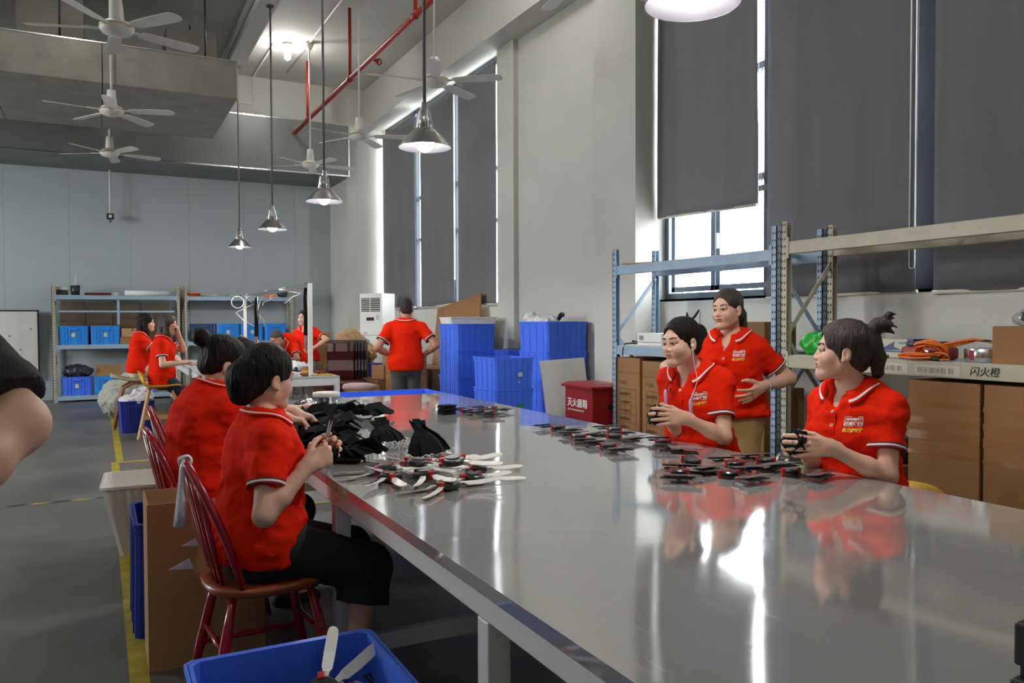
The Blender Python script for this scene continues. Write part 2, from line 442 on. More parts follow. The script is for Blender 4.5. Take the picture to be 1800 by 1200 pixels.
def window(n, y0, y1, xs, posts, transoms, zt=ZT):
    w = bpy.data.objects.new('window_%d' % n, None); COL.objects.link(w); w['kind'] = 'structure'; w.location = (xs, y0, ZS)
    fr = MB(); H = zt - ZS
    ys = [0] + [p - y0 for p in posts] + [y1 - y0]
    for i, p in enumerate(ys):
        wd = (.15 if abs(p - 3.575 + y0) < .01 else .10) if 0 < i < len(ys) - 1 else .06
        c = min(max(p, wd / 2), y1 - y0 - wd / 2)
        if 0 < i < len(ys) - 1 and not (n == 2 and i == 4): struct(MB().cbox((0, c, H / 2), (.08, wd, H)), 'window_post', 'shade_tone_post', w, bevel=.006)
        else: fr.cbox((0, c, H / 2), (.08, wd, H))
    for z in [.03, H - .03] + [t - ZS for t in transoms]:
        fr.cbox((0, (y1 - y0) / 2, z), (.07, y1 - y0, .06))
    struct(fr, 'window_frame', 'window_frame', w, bevel=.006)
    zz = [0] + sorted(t - ZS for t in transoms) + [H]
    for i in range(len(ys) - 1):
        for j in range(len(zz) - 1):
            struct(MB().cbox((.005, (ys[i] + ys[i + 1]) / 2, (zz[j] + zz[j + 1]) / 2), (.006, ys[i + 1] - ys[i] - .02, zz[j + 1] - zz[j] - .02)), 'pane', 'glass', w)
    if n == 2:   # the casement sash with its handle
        sb = MB()
        for (a, b) in ((W2[1] - 1.45, W2[1] - .76), (W2[1] - .74, W2[1] - .12)):
            a -= y0; b -= y0
            sb.box((-.05, a, .07), (-.01, a + .05, .95)).box((-.05, b - .05, .07), (-.01, b, .95)).box((-.05, a, .07), (-.01, b, .12)).box((-.05, a, .9), (-.01, b, .95))
        struct(sb, 'sash', 'window_frame', w, bevel=.004)
        struct(MB().cbox((-.07, W2[1] - .80 - y0, .52), (.03, .025, .14)), 'window_handle', 'white_metal', w, bevel=.004)
    return w
window(1, W1[0], W1[1], 5.10, (11.74, 13.52), (2.83, 3.57))
window(2, W2[0], W2[1], 5.10, (5.03, 3.575, 2.0, .5), (2.62, 3.57))
struct(MB().box((5.0, W2[0], ZS - .02), (5.12, W2[1], ZS)), 'trim_7', 'white_wall')

def blind(y0, y1, zb0, zb1, label, seed, x=4.965, ztop=5.1, bulge=.012, taper=0.0):
    t = thing('roller_blind', label, 'blind', (x, (y0 + y1) / 2, zb0), group=None)
    rnd = random.Random(seed); ph = [rnd.uniform(0, 6) for _ in range(6)]
    nu, nv = 25, 30; V = []; F = []
    yc = (y0 + y1) / 2
    for j in range(nv + 1):
        v = j / nv
        for i in range(nu + 1):
            u = i / nu
            zb = zb0 + (zb1 - zb0) * u
            y = y0 + (y1 - y0) * u
            y += (.5 - u) * taper * (1 - v) * 0 + taper * (1 - v) * (u - .5)
            z = zb + (ztop - zb) * v
            d = bulge * (math.sin(u * 9 + ph[0] + v * 1.5) * .5 + math.sin(u * 17 + ph[1] - v * 2.2) * .3 + math.sin(u * 31 + ph[2] + v * 3) * .15) * (1 - v) ** .6
            V.append((d, y - yc, z - zb0))
    n = nu + 1
    for j in range(nv):
        for i in range(nu): F.append((j * n + i, j * n + i + 1, (j + 1) * n + i + 1, (j + 1) * n + i))
    m = MB().add(V, F, 0, True)
    o = m.build('shade', 'blind', t)
    s = o.modifiers.new('thick', 'SOLIDIFY'); s.thickness = .003
    b = MB().tube([(0, y0 - yc, 0), (0, y1 - yc, zb1 - zb0)], .013, 8, flat=.6); b.build('bottom_bar', 'blind_bar', t)
    MB().cyl((.03, y0 - yc, ztop - zb0 + .005), (.03, y1 - yc, ztop - zb0 + .005), .022, n=12).build('roller_tube', 'window_frame', t)
    return t
def chain(t, y, ztop, zbot, x=4.93):
    L_ = t.location; p = []
    for k in range(13):
        a = -math.pi * k / 12
        p.append((x - L_[0], y - L_[1] + .02 * math.cos(a), zbot + .02 * math.sin(a) - L_[2]))
    p = [(x - L_[0], y + .02 - L_[1], ztop - L_[2])] + p + [(x - L_[0], y - .02 - L_[1], ztop - L_[2])]
    MB().tube(p, .004, 5).build('pull_chain', 'white_metal', t)
bl = blind(10.04, 11.36, 1.62, 1.65, 'grey roller blind of the far window, nearest the pier, with pale bottom bar', 1, ztop=5.0)
bl2 = blind(11.52, 13.0, 1.66, 1.62, 'middle grey roller blind of the far window, behind the man', 2, ztop=5.0); chain(bl2, 11.44, 5.0, 2.05)
blind(13.26, 15.0, 1.64, 1.62, 'grey roller blind of the far window, beside the floor air conditioner', 3, ztop=5.0)
b4 = blind(5.06, 6.40, 2.36, 2.40, 'short grey roller blind raised unevenly above the bright open window', 4, bulge=.02); chain(b4, 4.99, 5.0, 2.2)
b5 = blind(3.56, 4.95, 1.575, 1.565, 'wide grey roller blind behind the two steel racks, white pull chain at its edge', 5, bulge=.03); chain(b5, 3.58, 5.0, 1.75)
blind(2.0, 3.45, 1.565, 1.565, 'grey roller blind right of the shaded mullion, above the orange cable', 6, bulge=.02)
blind(.5, 1.95, 1.58, 1.58, 'grey roller blind of the near window, third from the raised one', 7)
blind(-1.05, .45, 1.58, 1.58, 'grey roller blind of the near window, last in the row', 8)

# ------------------------------------------------------------------ ducts under the ceiling
bk = thing('bulkhead_duct', 'long galvanised bulkhead duct across the back wall with bright edge strips', 'duct', (4.25, 14.9, 4.14))
b = MB()
for i in range(8):
    x1 = -1.45 * i; b.box((max(x1 - 1.447, -11.7), 0, 0), (x1, .04, .95))
b.build('front_sheet', 'duct_wrap', bk)
MB().box((-11.7, .04, .0), (0, 1.49, .93)).build('duct_body', 'duct_wrap', bk)
MB().box((-11.7, -.015, -.012), (.01, .012, .012)).build('edge_strip', 'bright_metal', bk)
MB().box((-11.7, -.015, .94), (.01, .012, .962)).build('edge_strip', 'bright_metal', bk)
MB().box((-.012, -.018, -.01), (.012, .02, .96)).build('edge_strip', 'bright_metal', bk)
md = thing('air_duct', 'large square beige air duct hanging from the ceiling above the left fans', 'duct', (1.63, 10.8, 4.25))
xs = [0, -1.55, -2.75, -4.6, -6.4, -9.1]
for i in range(5):
    MB().box((xs[i + 1] + .004, 0, 0), (xs[i] - .004, 2.5, .48)).build('duct_section', 'duct', md, bevel=.008)
MB().box((-.02, -.01, .47), (.005, 2.5, .49)).box((-9, -.012, .475), (0, .02, .487)).box((-.012, -.012, 0), (.004, .01, .48)).build('edge_strip', 'bright_metal', md)
MB().box((-2.5, 1.0, .48), (-1.75, 1.9, 1.55)).build('duct_riser', 'duct', md)
MB().box((-.75, 1.2, .48), (-.1, 2.0, 1.2)).build('duct_riser', 'duct', md)
for x_ in (-.35, -2.0, -3.6):
    for y_ in (.3, 2.2): MB().cyl((x_, y_, .48), (x_, y_, 1.6), .012, n=6).build('hanger_rod', 'dark_metal', md)
rp = thing('sprinkler_riser', 'short red valve pipe standing above the beige duct', 'pipe', (.25, 13.45, 4.73))
MB().cyl((0, 0, 0), (0, 0, 1.12), .045, n=12).build('riser_pipe', 'red_pipe', rp)
MB().cyl((.42, -.1, .05), (.42, .1, .05), .06, n=12).cyl((.42, 0, .0), (.42, 0, .2), .025, n=8).cyl((0, 0, .05), (.42, 0, .05), .025, n=8).build('valve', 'fire_red', rp)

# red sprinkler pipe with its hangers
sp = thing('sprinkler_pipe', 'long red sprinkler pipe slanting away below the white ceiling', 'pipe', (3.24, 14.85, 4.85))
MB().cyl((0, 0, 0), (0, -13, 0), .036, n=12).build('main_pipe', 'red_pipe', sp)
MB().cyl((0, .03, 0), (0, -.04, 0), .042, n=12).build('end_cap', 'red_pipe', sp)
for y in (13.85, 11.25, 8.6, 6.0):
    MB().cyl((0, y - 14.85, .02), (0, y - 14.85, ZC - 4.85), .024, n=10).cyl((0, y - 14.85 - .05, 0), (0, y - 14.85 + .05, 0), .045, n=12).build('hanger_pipe', 'red_pipe', sp)
MB().cyl((.02, -4.6, -.01), (.1, -4.6, -.03), .02, n=8).tube([(.1 + .035 * math.cos(a), -4.6, -.03 + .035 * math.sin(a)) for a in np.linspace(0, 6.28, 13)[:-1]], .012, 6, closed=True).build('pipe_clip', 'red_pipe', sp)
cd = MB().tube([(2.55, 13.2, ZC - .02), (2.55, 15.12, ZC - .02), (2.55, 15.12, 5.35), (1.2, 15.12, 5.35)], .012, 6).build('wall_conduit', 'white_metal')
tag(cd, 'thin white conduit bent down the white wall above the bulkhead', 'conduit')
cd = MB().tube([(3.05, 3, ZC - .015), (3.05, 14.6, ZC - .015)], .014, 6).build('ceiling_conduit', 'white_metal')
tag(cd, 'thin white conduit running along the ceiling past the ceiling bulb', 'conduit')

# ------------------------------------------------------------------ ceiling fans
def make_fan(label, loc, rz, drop):
    t = thing('ceiling_fan', label, 'fan', loc, rz, 'white ceiling fans')
    MB().cyl((0, 0, .16), (0, 0, drop), .013, n=8).build('down_rod', 'fan_white', t)
    MB().lathe([(.0, drop), (.07, drop), (.075, drop - .03), (.035, drop - .12), (.015, drop - .13)], n=16).build('ceiling_cup', 'fan_white', t)
    MB().lathe([(.016, .25), (.045, .245), (.055, .15), (.06, .07)], n=16).build('rod_cover', 'fan_white', t)
    MB().lathe([(0, .075), (.05, .07), (.11, .05), (.135, .02), (.135, -.005), (.115, -.035), (.06, -.055), (0, -.06)], n=28).build('motor', 'fan_white', t)
    MB().lathe([(.1355, .012), (.1395, .012), (.1395, .022), (.1355, .022)], n=28).build('gold_band', 'gold', t)
    for k in range(5):
        a = 2 * math.pi * k / 5
        T = Matrix.Rotation(a, 4, 'Z')
        m = MB(); rings = []
        for i, (r_, w) in enumerate([(.2, .045), (.26, .055), (.4, .062), (.55, .066), (.66, .066), (.70, .05), (.715, .02)]):
            tw = -.20; z0 = -.002 - .01 * (r_ - .2)
            rings.append([T @ Vector((r_, s * w, z0 + s * w * tw + h)) for s, h in ((-1, 0), (1, 0), (1, .005), (-1, .005))])
        m.loft(rings, smooth=False)
        m.build('blade', 'fan_white', t)
        MB().beam(T @ Vector((.11, 0, .0)), T @ Vector((.27, 0, .004)), .05, .006).build('blade_arm', 'fan_white', t)
    return t
FANS = [(.17, 7.6, 3.87, 20, 'white ceiling fan hanging largest in front of the beige duct'),
        (.17, 10.6, 3.88, 50, 'white ceiling fan hanging just below the beige duct, between two others'),
        (.18, 13.35, 3.9, 10, 'farthest white ceiling fan of the left row, in front of the grey wall panels'),
        (3.13, 4.9, 3.88, 10, 'white ceiling fan cut off by the top of the picture near the large lamp'),
        (3.12, 7.73, 3.86, 32, 'white ceiling fan in front of the far window head, behind the pendant rod'),
        (3.13, 10.45, 3.86, 50, 'white ceiling fan right of the red pipe before the window corner'),
        (3.05, 12.9, 3.9, 0, 'farthest white ceiling fan, before the galvanised bulkhead')]
for x_, y_, z_, a_, l_ in FANS: make_fan(l_, (x_, y_, z_), R(a_), ZC - z_)

# ------------------------------------------------------------------ pendant lamps
def make_pendant(y, label, i):
    t = thing('pendant_lamp', label, 'lamp', (2.04, y, 2.60), 0, 'aluminium pendant lamps over the long table')
    MB().cyl((0, 0, .3), (0, 0, 2.9), .013, n=8).build('rod', 'grey_rod', t)
    MB().lathe([(0, 2.9), (.05, 2.9), (.05, 2.885), (.012, 2.86)], n=14).build('canopy', 'dark_metal', t)
    MB().lathe([(.046, .135), (.058, .128), (.085, .108), (.115, .078), (.145, .042), (.170, .010), (.183, -.002), (.185, -.006), (.181, -.006)], n=44).build('shade', 'bright_metal', t)
    MB().lathe([(.181, -.006), (.168, .006), (.142, .038), (.112, .073), (.082, .103), (.055, .123), (.0, .126)], n=44).build('reflector', 'reflector', t)
    nb = MB().lathe([(.0, .31), (.02, .31), (.026, .30), (.03, .25), (.036, .245), (.042, .19), (.050, .135), (.0, .13)], n=20)
    for k in range(8):
        a = k * math.pi / 4
        nb.beam((.036 * math.cos(a), .036 * math.sin(a), .25), (.060 * math.cos(a), .060 * math.sin(a), .13), .006, .012)
    nb.build('socket_housing', 'bright_metal', t)
    MB().ball((0, 0, .032), (.064, .064, .068), 20).build('bulb', 'bulb', t)
    lamp('pendant_bulb_light', (2.04, y, 2.575), BULB_W, .05, cone=160)
for i, (y, l) in enumerate([(2.42, 'large aluminium pendant lamp cut off by the top edge, nearest of the row'),
                            (5.25, 'aluminium pendant lamp before the far grey blinds, second nearest of the row'),
                            (8.05, 'aluminium pendant lamp before the wall corner, middle of the row'),
                            (10.75, 'aluminium pendant lamp before the grey panels, second farthest of the row'),
                            (13.5, 'smallest aluminium pendant lamp, farthest of the row')]): make_pendant(y, l, i)
def ceiling_bulb(x, y, label):
    t = thing('ceiling_bulb', label, 'lamp', (x, y, ZC))
    MB().lathe([(0, 0), (.075, 0), (.075, -.03), (.03, -.06), (.03, -.10), (0, -.10)], n=20).build('bulb_holder', 'white_metal', t)
    MB().lathe([(0, -.10), (.035, -.10), (.05, -.16), (.05, -.24), (.0, -.28)], n=18).build('bulb', 'bulb', t)
    lamp('ceiling_bulb_light', (x, y, ZC - .36), CEIL_W, .06)
ceiling_bulb(2.75, 13.1, 'glowing bare bulb on the white ceiling')
for x_, y_, l_ in ((3.6, 7.6, 'above the blue crates'), (-.3, 8.6, 'above the hazard tape'), (-4, 12, 'far to the left'), (-4.5, 4, 'left of the passer-by'), (3.2, 1.0, 'above the near table end'), (-.6, 1.2, 'above the passer-by'), (-4.0, -2.0, 'in the rear corner'), (2.0, -2.5, 'behind the camera')):  # further bulbs out of view, added for the light they give
    if True: ceiling_bulb(x_, y_, 'unseen bare bulb added for light, on the ceiling ' + l_); 
# ------------------------------------------------------------------ signed-distance modelling for people and soft things
def V3(*a): return np.array(a if len(a) > 1 else a[0], float)
def nrm(v): v = np.asarray(v, float); return v / (np.linalg.norm(v) + 1e-12)
class Cone:
    """capsule with two radii; xd/flat give it an elliptical section; cut planes trim it"""
    def __init__(s, a, b, r0, r1, k=.02, xd=None, f0=1.0, f1=None, cuts=(), sub=False):
        s.a, s.b, s.r0, s.r1, s.k, s.sub = V3(a), V3(b), r0, r1, k, sub
        s.f0 = f0; s.f1 = f0 if f1 is None else f1; s.cuts = cuts
        s.xd = None if xd is None else nrm(xd)
        m = max(r0, r1) * max(1, s.f0, s.f1)
        s.lo = np.minimum(s.a, s.b) - m; s.hi = np.maximum(s.a, s.b) + m
    def d(s, P):
        ba = s.b - s.a; l2 = ba @ ba + 1e-12
        q = P - s.a; t = np.clip(q @ ba / l2, 0, 1); q = q - t[:, None] * ba
        r = s.r0 + (s.r1 - s.r0) * t
        if s.xd is None: d = np.sqrt((q * q).sum(1)) - r
        else:
            f = s.f0 + (s.f1 - s.f0) * t
            x = q @ s.xd; rest = (q * q).sum(1) - x * x
            d = (np.sqrt((x / f) ** 2 + np.maximum(rest, 0)) - r)
            d = d * np.minimum(1, 1 / np.maximum(f, 1)) ** .5
        for c, n in s.cuts: d = np.maximum(d, (P - c) @ n)
        return d
class Ell:
    def __init__(s, c, rad, B=None, k=.02, sub=False, cuts=()):
        s.c, s.r, s.k, s.sub, s.cuts = V3(c), V3(rad), k, sub, cuts
        s.B = np.eye(3) if B is None else np.asarray(B)      # columns = axes
        m = np.abs(s.B) @ s.r
        s.lo, s.hi = s.c - m, s.c + m
    def d(s, P):
        q = (P - s.c) @ s.B
        k0 = np.sqrt(((q / s.r) ** 2).sum(1)); k1 = np.sqrt(((q / s.r ** 2) ** 2).sum(1)) + 1e-9
        d = k0 * (k0 - 1) / k1
        for c, n in s.cuts: d = np.maximum(d, (P - c) @ n)
        return d
def sdf_eval(prims, P):
    D = np.full(len(P), .5)
    for p in prims: D = _mix(D, p.d(P), p)
    return D
def _mix(D, d, p):
    if p.sub:
        k = p.k; d = -d
        h = np.maximum(k - np.abs(D - d), 0) / k
        return np.maximum(D, d) + h * h * k * .25
    k = p.k; h = np.maximum(k - np.abs(D - d), 0) / k
    return np.minimum(D, d) - h * h * k * .25
def sdf_mesh(prims, h):
    add = [p for p in prims if not p.sub]
    lo = np.min([p.lo for p in add], 0) - 2.5 * h; hi = np.max([p.hi for p in add], 0) + 2.5 * h
    n = np.ceil((hi - lo) / h).astype(int) + 1
    F = np.full(n, .5, np.float32)
    ax = [lo[i] + h * np.arange(n[i]) for i in range(3)]
    for p in prims:
        m = p.k + 2.5 * h
        i0 = np.maximum(np.floor((p.lo - m - lo) / h).astype(int), 0); i1 = np.minimum(np.ceil((p.hi + m - lo) / h).astype(int) + 1, n)
        if (i1 <= i0).any(): continue
        g = np.stack(np.meshgrid(ax[0][i0[0]:i1[0]], ax[1][i0[1]:i1[1]], ax[2][i0[2]:i1[2]], indexing='ij'), -1).reshape(-1, 3)
        sl = tuple(slice(i0[i], i1[i]) for i in range(3)); blk = F[sl]
        F[sl] = _mix(blk.reshape(-1), p.d(g), p).reshape(blk.shape)
    return nets(F, lo, h)
_C = np.array([(i, j, k) for i in (0, 1) for j in (0, 1) for k in (0, 1)])
_E = [(a, b) for a in range(8) for b in range(a + 1, 8) if np.abs(_C[a] - _C[b]).sum() == 1]
def nets(F, lo, h):
    S = F < 0
    c = np.zeros(tuple(np.array(F.shape) - 1), np.int8)
    for o in _C: c += S[o[0]:F.shape[0] - 1 + o[0], o[1]:F.shape[1] - 1 + o[1], o[2]:F.shape[2] - 1 + o[2]]
    I = np.argwhere((c > 0) & (c < 8))
    val = np.stack([F[I[:, 0] + o[0], I[:, 1] + o[1], I[:, 2] + o[2]] for o in _C], 1)
    acc = np.zeros((len(I), 3)); cnt = np.zeros(len(I))
    for a, b in _E:
        va, vb = val[:, a], val[:, b]; m = (va < 0) != (vb < 0)
        t = np.where(m, va / np.where(m, va - vb, 1), 0)
        acc += m[:, None] * (_C[a] + t[:, None] * (_C[b] - _C[a])); cnt += m
    Vt = lo + h * (I + acc / cnt[:, None])
    idx = np.full(c.shape, -1, np.int32); idx[I[:, 0], I[:, 1], I[:, 2]] = np.arange(len(I))
    Q = []
    for ax in range(3):
        u, w = (ax + 1) % 3, (ax + 2) % 3
        s0 = [slice(None)] * 3; s1 = [slice(None)] * 3; s0[ax] = slice(0, -1); s1[ax] = slice(1, None)
        A = S[tuple(s0)]; B = S[tuple(s1)]
        for flip, mask in ((False, A & ~B), (True, ~A & B)):
            J = np.argwhere(mask)
            J = J[(J[:, u] > 0) & (J[:, w] > 0) & (J[:, u] < F.shape[u] - 1) & (J[:, w] < F.shape[w] - 1)]
            if not len(J): continue
            def at(du, dw):
                K = J.copy(); K[:, u] -= du; K[:, w] -= dw
                return idx[K[:, 0], K[:, 1], K[:, 2]]
            q = np.stack([at(1, 1), at(0, 1), at(0, 0), at(1, 0)], 1)
            Q.append(q[:, ::-1] if flip else q)
    return Vt, np.concatenate(Q)
def np_mesh(name, parts, mats, matfun=None, smooth=True):
    vs, fs, o = [], [], 0
    for v, f in parts: vs.append(v); fs.append(f + o); o += len(v)
    v = np.concatenate(vs); f = np.concatenate(fs)
    me = bpy.data.meshes.new(name)
    me.vertices.add(len(v)); me.vertices.foreach_set('co', v.astype(np.float32).ravel())
    me.loops.add(f.size); me.loops.foreach_set('vertex_index', f.astype(np.int32).ravel())
    me.polygons.add(len(f)); me.polygons.foreach_set('loop_start', np.arange(0, f.size, 4, dtype=np.int32))
    me.polygons.foreach_set('loop_total', np.full(len(f), 4, np.int32))
    for x in mats: me.materials.append(M[x])
    if matfun is not None: me.polygons.foreach_set('material_index', matfun(v[f].mean(1)).astype(np.int32))
    me.polygons.foreach_set('use_smooth', np.full(len(f), smooth))
    me.update(calc_edges=True); me.validate()
    return me
def wrinkle(v, f, amp, scale, stretch=(1, 1, 1), seed=0):
    """push vertices along their normals with folded noise"""
    e1 = v[f[:, 1]] - v[f[:, 0]]; e2 = v[f[:, 2]] - v[f[:, 0]]
    n = np.cross(e1, e2); N = np.zeros_like(v)
    for i in range(4): np.add.at(N, f[:, i], n)
    N /= np.linalg.norm(N, axis=1, keepdims=True) + 1e-9
    s = np.array(stretch) * scale; q = v * s + seed * 7.3
    g = np.array([noise.noise(Vector(p)) + .5 * noise.noise(Vector(p * 2.1)) for p in q])
    g = np.where(g > 0, g, -.6 * np.abs(g))
    return v + N * (amp * g)[:, None]
def spawn(name, me, parent, label=None):
    o = bpy.data.objects.new(name, me); COL.objects.link(o)
    if parent is not None:
        o.parent = parent; o.matrix_parent_inverse = Matrix.Translation(-Vector(parent.location))
    if label: o['label'] = label
    return o
def ik(S, T, l1, l2, pole):
    S, T = V3(S), V3(T); d = T - S; L_ = np.linalg.norm(d)
    if L_ > (l1 + l2) * .998: T = S + d / L_ * (l1 + l2) * .998; d = T - S; L_ = np.linalg.norm(d)
    n = d / L_; p = V3(pole) - n * (V3(pole) @ n); p = nrm(p)
    a = (l1 * l1 - l2 * l2 + L_ * L_) / (2 * L_)
    return S + n * a + p * math.sqrt(max(l1 * l1 - a * a, 0)), T

def basis(yaw, pitch=0, roll=0):
    """columns: right, forward, up.  yaw in degrees from +X, pitch up positive, roll to the right positive"""
    y, p, r = R(yaw), R(pitch), R(roll)
    f = V3(math.cos(y) * math.cos(p), math.sin(y) * math.cos(p), math.sin(p))
    rt = V3(math.sin(y), -math.cos(y), 0); up = np.cross(rt, f)
    rt2 = rt * math.cos(r) - up * math.sin(r); up2 = rt * math.sin(r) + up * math.cos(r)
    return np.stack([rt2, f, up2], 1)

def head_prims(c, B, s, neck0, male=False):
    L = lambda x, y, z: c + B @ (V3(x, y, z) * s)
    e = lambda p, r, k, sub=False: Ell(L(*p), V3(r) * s, B, k * s, sub)
    P = [e((0, -.014, .045), (.073, .092, .082), .02), e((0, .028, -.018), (.060, .060, .082), .03)]
    for sx in (-1, 1):
        P.append(Cone(L(sx * .044, .005, -.05), L(sx * .012, .066, -.09), .023 * s, .018 * s, .03 * s))
        P.append(e((sx * .037, .058, -.026), (.026, .026, .026), .03))
        P.append(e((sx * .03, .080, .006), (.019, .014, .0125), .012, True))
    P += [Cone(L(-.034, .074, .032), L(.034, .074, .032), .012 * s, .012 * s, .02 * s),
          Cone(L(0, .081, .018), L(0, .0995, -.022), .0080 * s, .0105 * s, .010 * s),
          e((-.0115, .092, -.026), (.009, .010, .008), .008), e((.0115, .092, -.026), (.009, .010, .008), .008),
          e((0, .081, -.052), (.025, .013, .018), .018),
          e((0, .0925, -.049), (.021, .0070, .0048), .007), e((0, .0915, -.0590), (.018, .0078, .0056), .007),
          Cone(L(-.022, .0965, -.0540), L(.022, .0965, -.0540), .0016 * s, .0016 * s, .005 * s, sub=True),
          e((0, .080, -.088), (.019, .017, .016), .02)]
    for sx in (-1, 1):
        P.append(Cone(L(sx * .016, .0865, .0165), L(sx * .043, .0765, .0150), .0050 * s, .0048 * s, .006 * s))   # upper lid
        P.append(Cone(L(sx * .018, .0845, -.003), L(sx * .041, .076, -.001), .0044 * s, .0042 * s, .006 * s))   # lower lid
        Be = B @ np.array([[math.cos(.35 * sx), 0, math.sin(.35 * sx) * 0], [0, 1, 0], [0, 0, 1]])
        P.append(Ell(L(sx * .076, -.008, -.004), V3(.009, .018, .031) * s, B, .008 * s))
        P.append(Ell(L(sx * .086, -.004, -.002), V3(.006, .010, .018) * s, B, .006 * s, True))
        P.append(e((sx * .078, .004, -.03), (.007, .008, .009), .008))
    P.append(Cone(neck0, L(0, -.022, -.05), (.058 if male else .052) * s, (.056 if male else .049) * s, .03 * s))
    return P

def hand_prims(W, dirn, palm, s=1.0, right=True, curl=(20, 35, 25), spread=6, thumb=(35, 20), curls=None):
    """W wrist, dirn towards the fingers, palm = normal out of the palm"""
    a = nrm(dirn); n = nrm(V3(palm) - a * (V3(palm) @ a)); b = np.cross(a, n)       # b points to the thumb side of a right hand
    if not right: b = -b
    P = []; kn = []
    for i, (off, ln) in enumerate(((.030, .083), (.010, .088), (-.010, .083), (-.028, .075))):
        k_ = W + (a * ln + b * off - n * .004) * s; kn.append(k_)
        P.append(Cone(W + (b * off * .55) * s, k_, .0135 * s, .0115 * s, .012 * s))
    P.append(Cone(W - a * .03 * s, W + a * .02 * s, .0215 * s, .021 * s, .02 * s, xd=b, f0=1.22))
    P.append(Ell(W + (a * .05 + n * .006) * s, V3(.034, .04, .014) * s, np.stack([b, a, n], 1), .015 * s))
    segs = ((.041, .025, .021), (.046, .029, .022), (.042, .027, .021), (.033, .020, .019))
    for i in range(4):
        cu = curls[i] if curls else curl
        ang = 0; p = kn[i]; sp = R(spread * (1.5 - i)); r = (.0098, .0102, .0096, .0086)[i]
        for j in range(3):
            ang += R(cu[j])
            d = (a * math.cos(sp) + b * math.sin(sp)) * math.cos(ang) + n * math.sin(ang)
            q = p + d * segs[i][j] * s
            P.append(Cone(p, q, r * s * (1 - .06 * j), r * s * (.94 - .09 * j), .003 * s)); p = q
    # thumb
    t0 = W + (a * .022 + b * .026 + n * .008) * s
    d1 = nrm(a * .75 + b * math.sin(R(thumb[0])) * 1.3 + n * .45)
    t1 = t0 + d1 * .042 * s
    d2 = nrm(d1 + a * .35 - b * math.sin(R(thumb[1])) + n * .2); t2 = t1 + d2 * .032 * s
    d3 = nrm(d2 + a * .2 - b * .25); t3 = t2 + d3 * .026 * s
    P += [Cone(W + (b * .012 + n * .004) * s, t1, .0165 * s, .0125 * s, .012 * s), Cone(t1, t2, .0118 * s, .0108 * s, .004 * s), Cone(t2, t3, .0108 * s, .0088 * s, .004 * s)]
    return P

def hair_prims(c, B, s, style):
    L = lambda x, y, z: c + B @ (V3(x, y, z) * s)
    e = lambda p, r, k=.02, sub=False: Ell(L(*p), V3(r) * s, B, k * s, sub)
    g = style.get('vol', .012); low = style.get('low', -.045)
    P = [Ell(L(0, -.016, .046), V3(.073 + g, .093 + g, .083 + g) * s, B, .02 * s, cuts=((L(0, -.06, low), B @ V3(0, .25, -1)),))]
    P.append(e((0, -.055, -.02), (.066, .055, .055), .03))
    P.append(e((0, .092, -.035 + style.get('line', 0)), (.067, .06, .118), .008, True))
    P.append(e((0, .02, -.09), (.1, .055, .06), .01, True))
    for sx in (-1, 1): P.append(e((sx * .083, -.004, -.012), (.024, .024, .032), .008, True))
    for b in style.get('balls', ()): P.append(Ell(L(*b[0]), V3(b[1]) * s, B, (b[2] if len(b) > 2 else .015) * s))
    for t in style.get('locks', ()):
        for i in range(len(t) - 1): P.append(Cone(L(*t[i][:3]), L(*t[i + 1][:3]), t[i][3] * s, t[i + 1][3] * s, .012 * s, xd=None if len(t[i]) < 5 else B @ V3(1, 0, 0), f0=t[i][4] if len(t[i]) > 4 else 1))
    return P

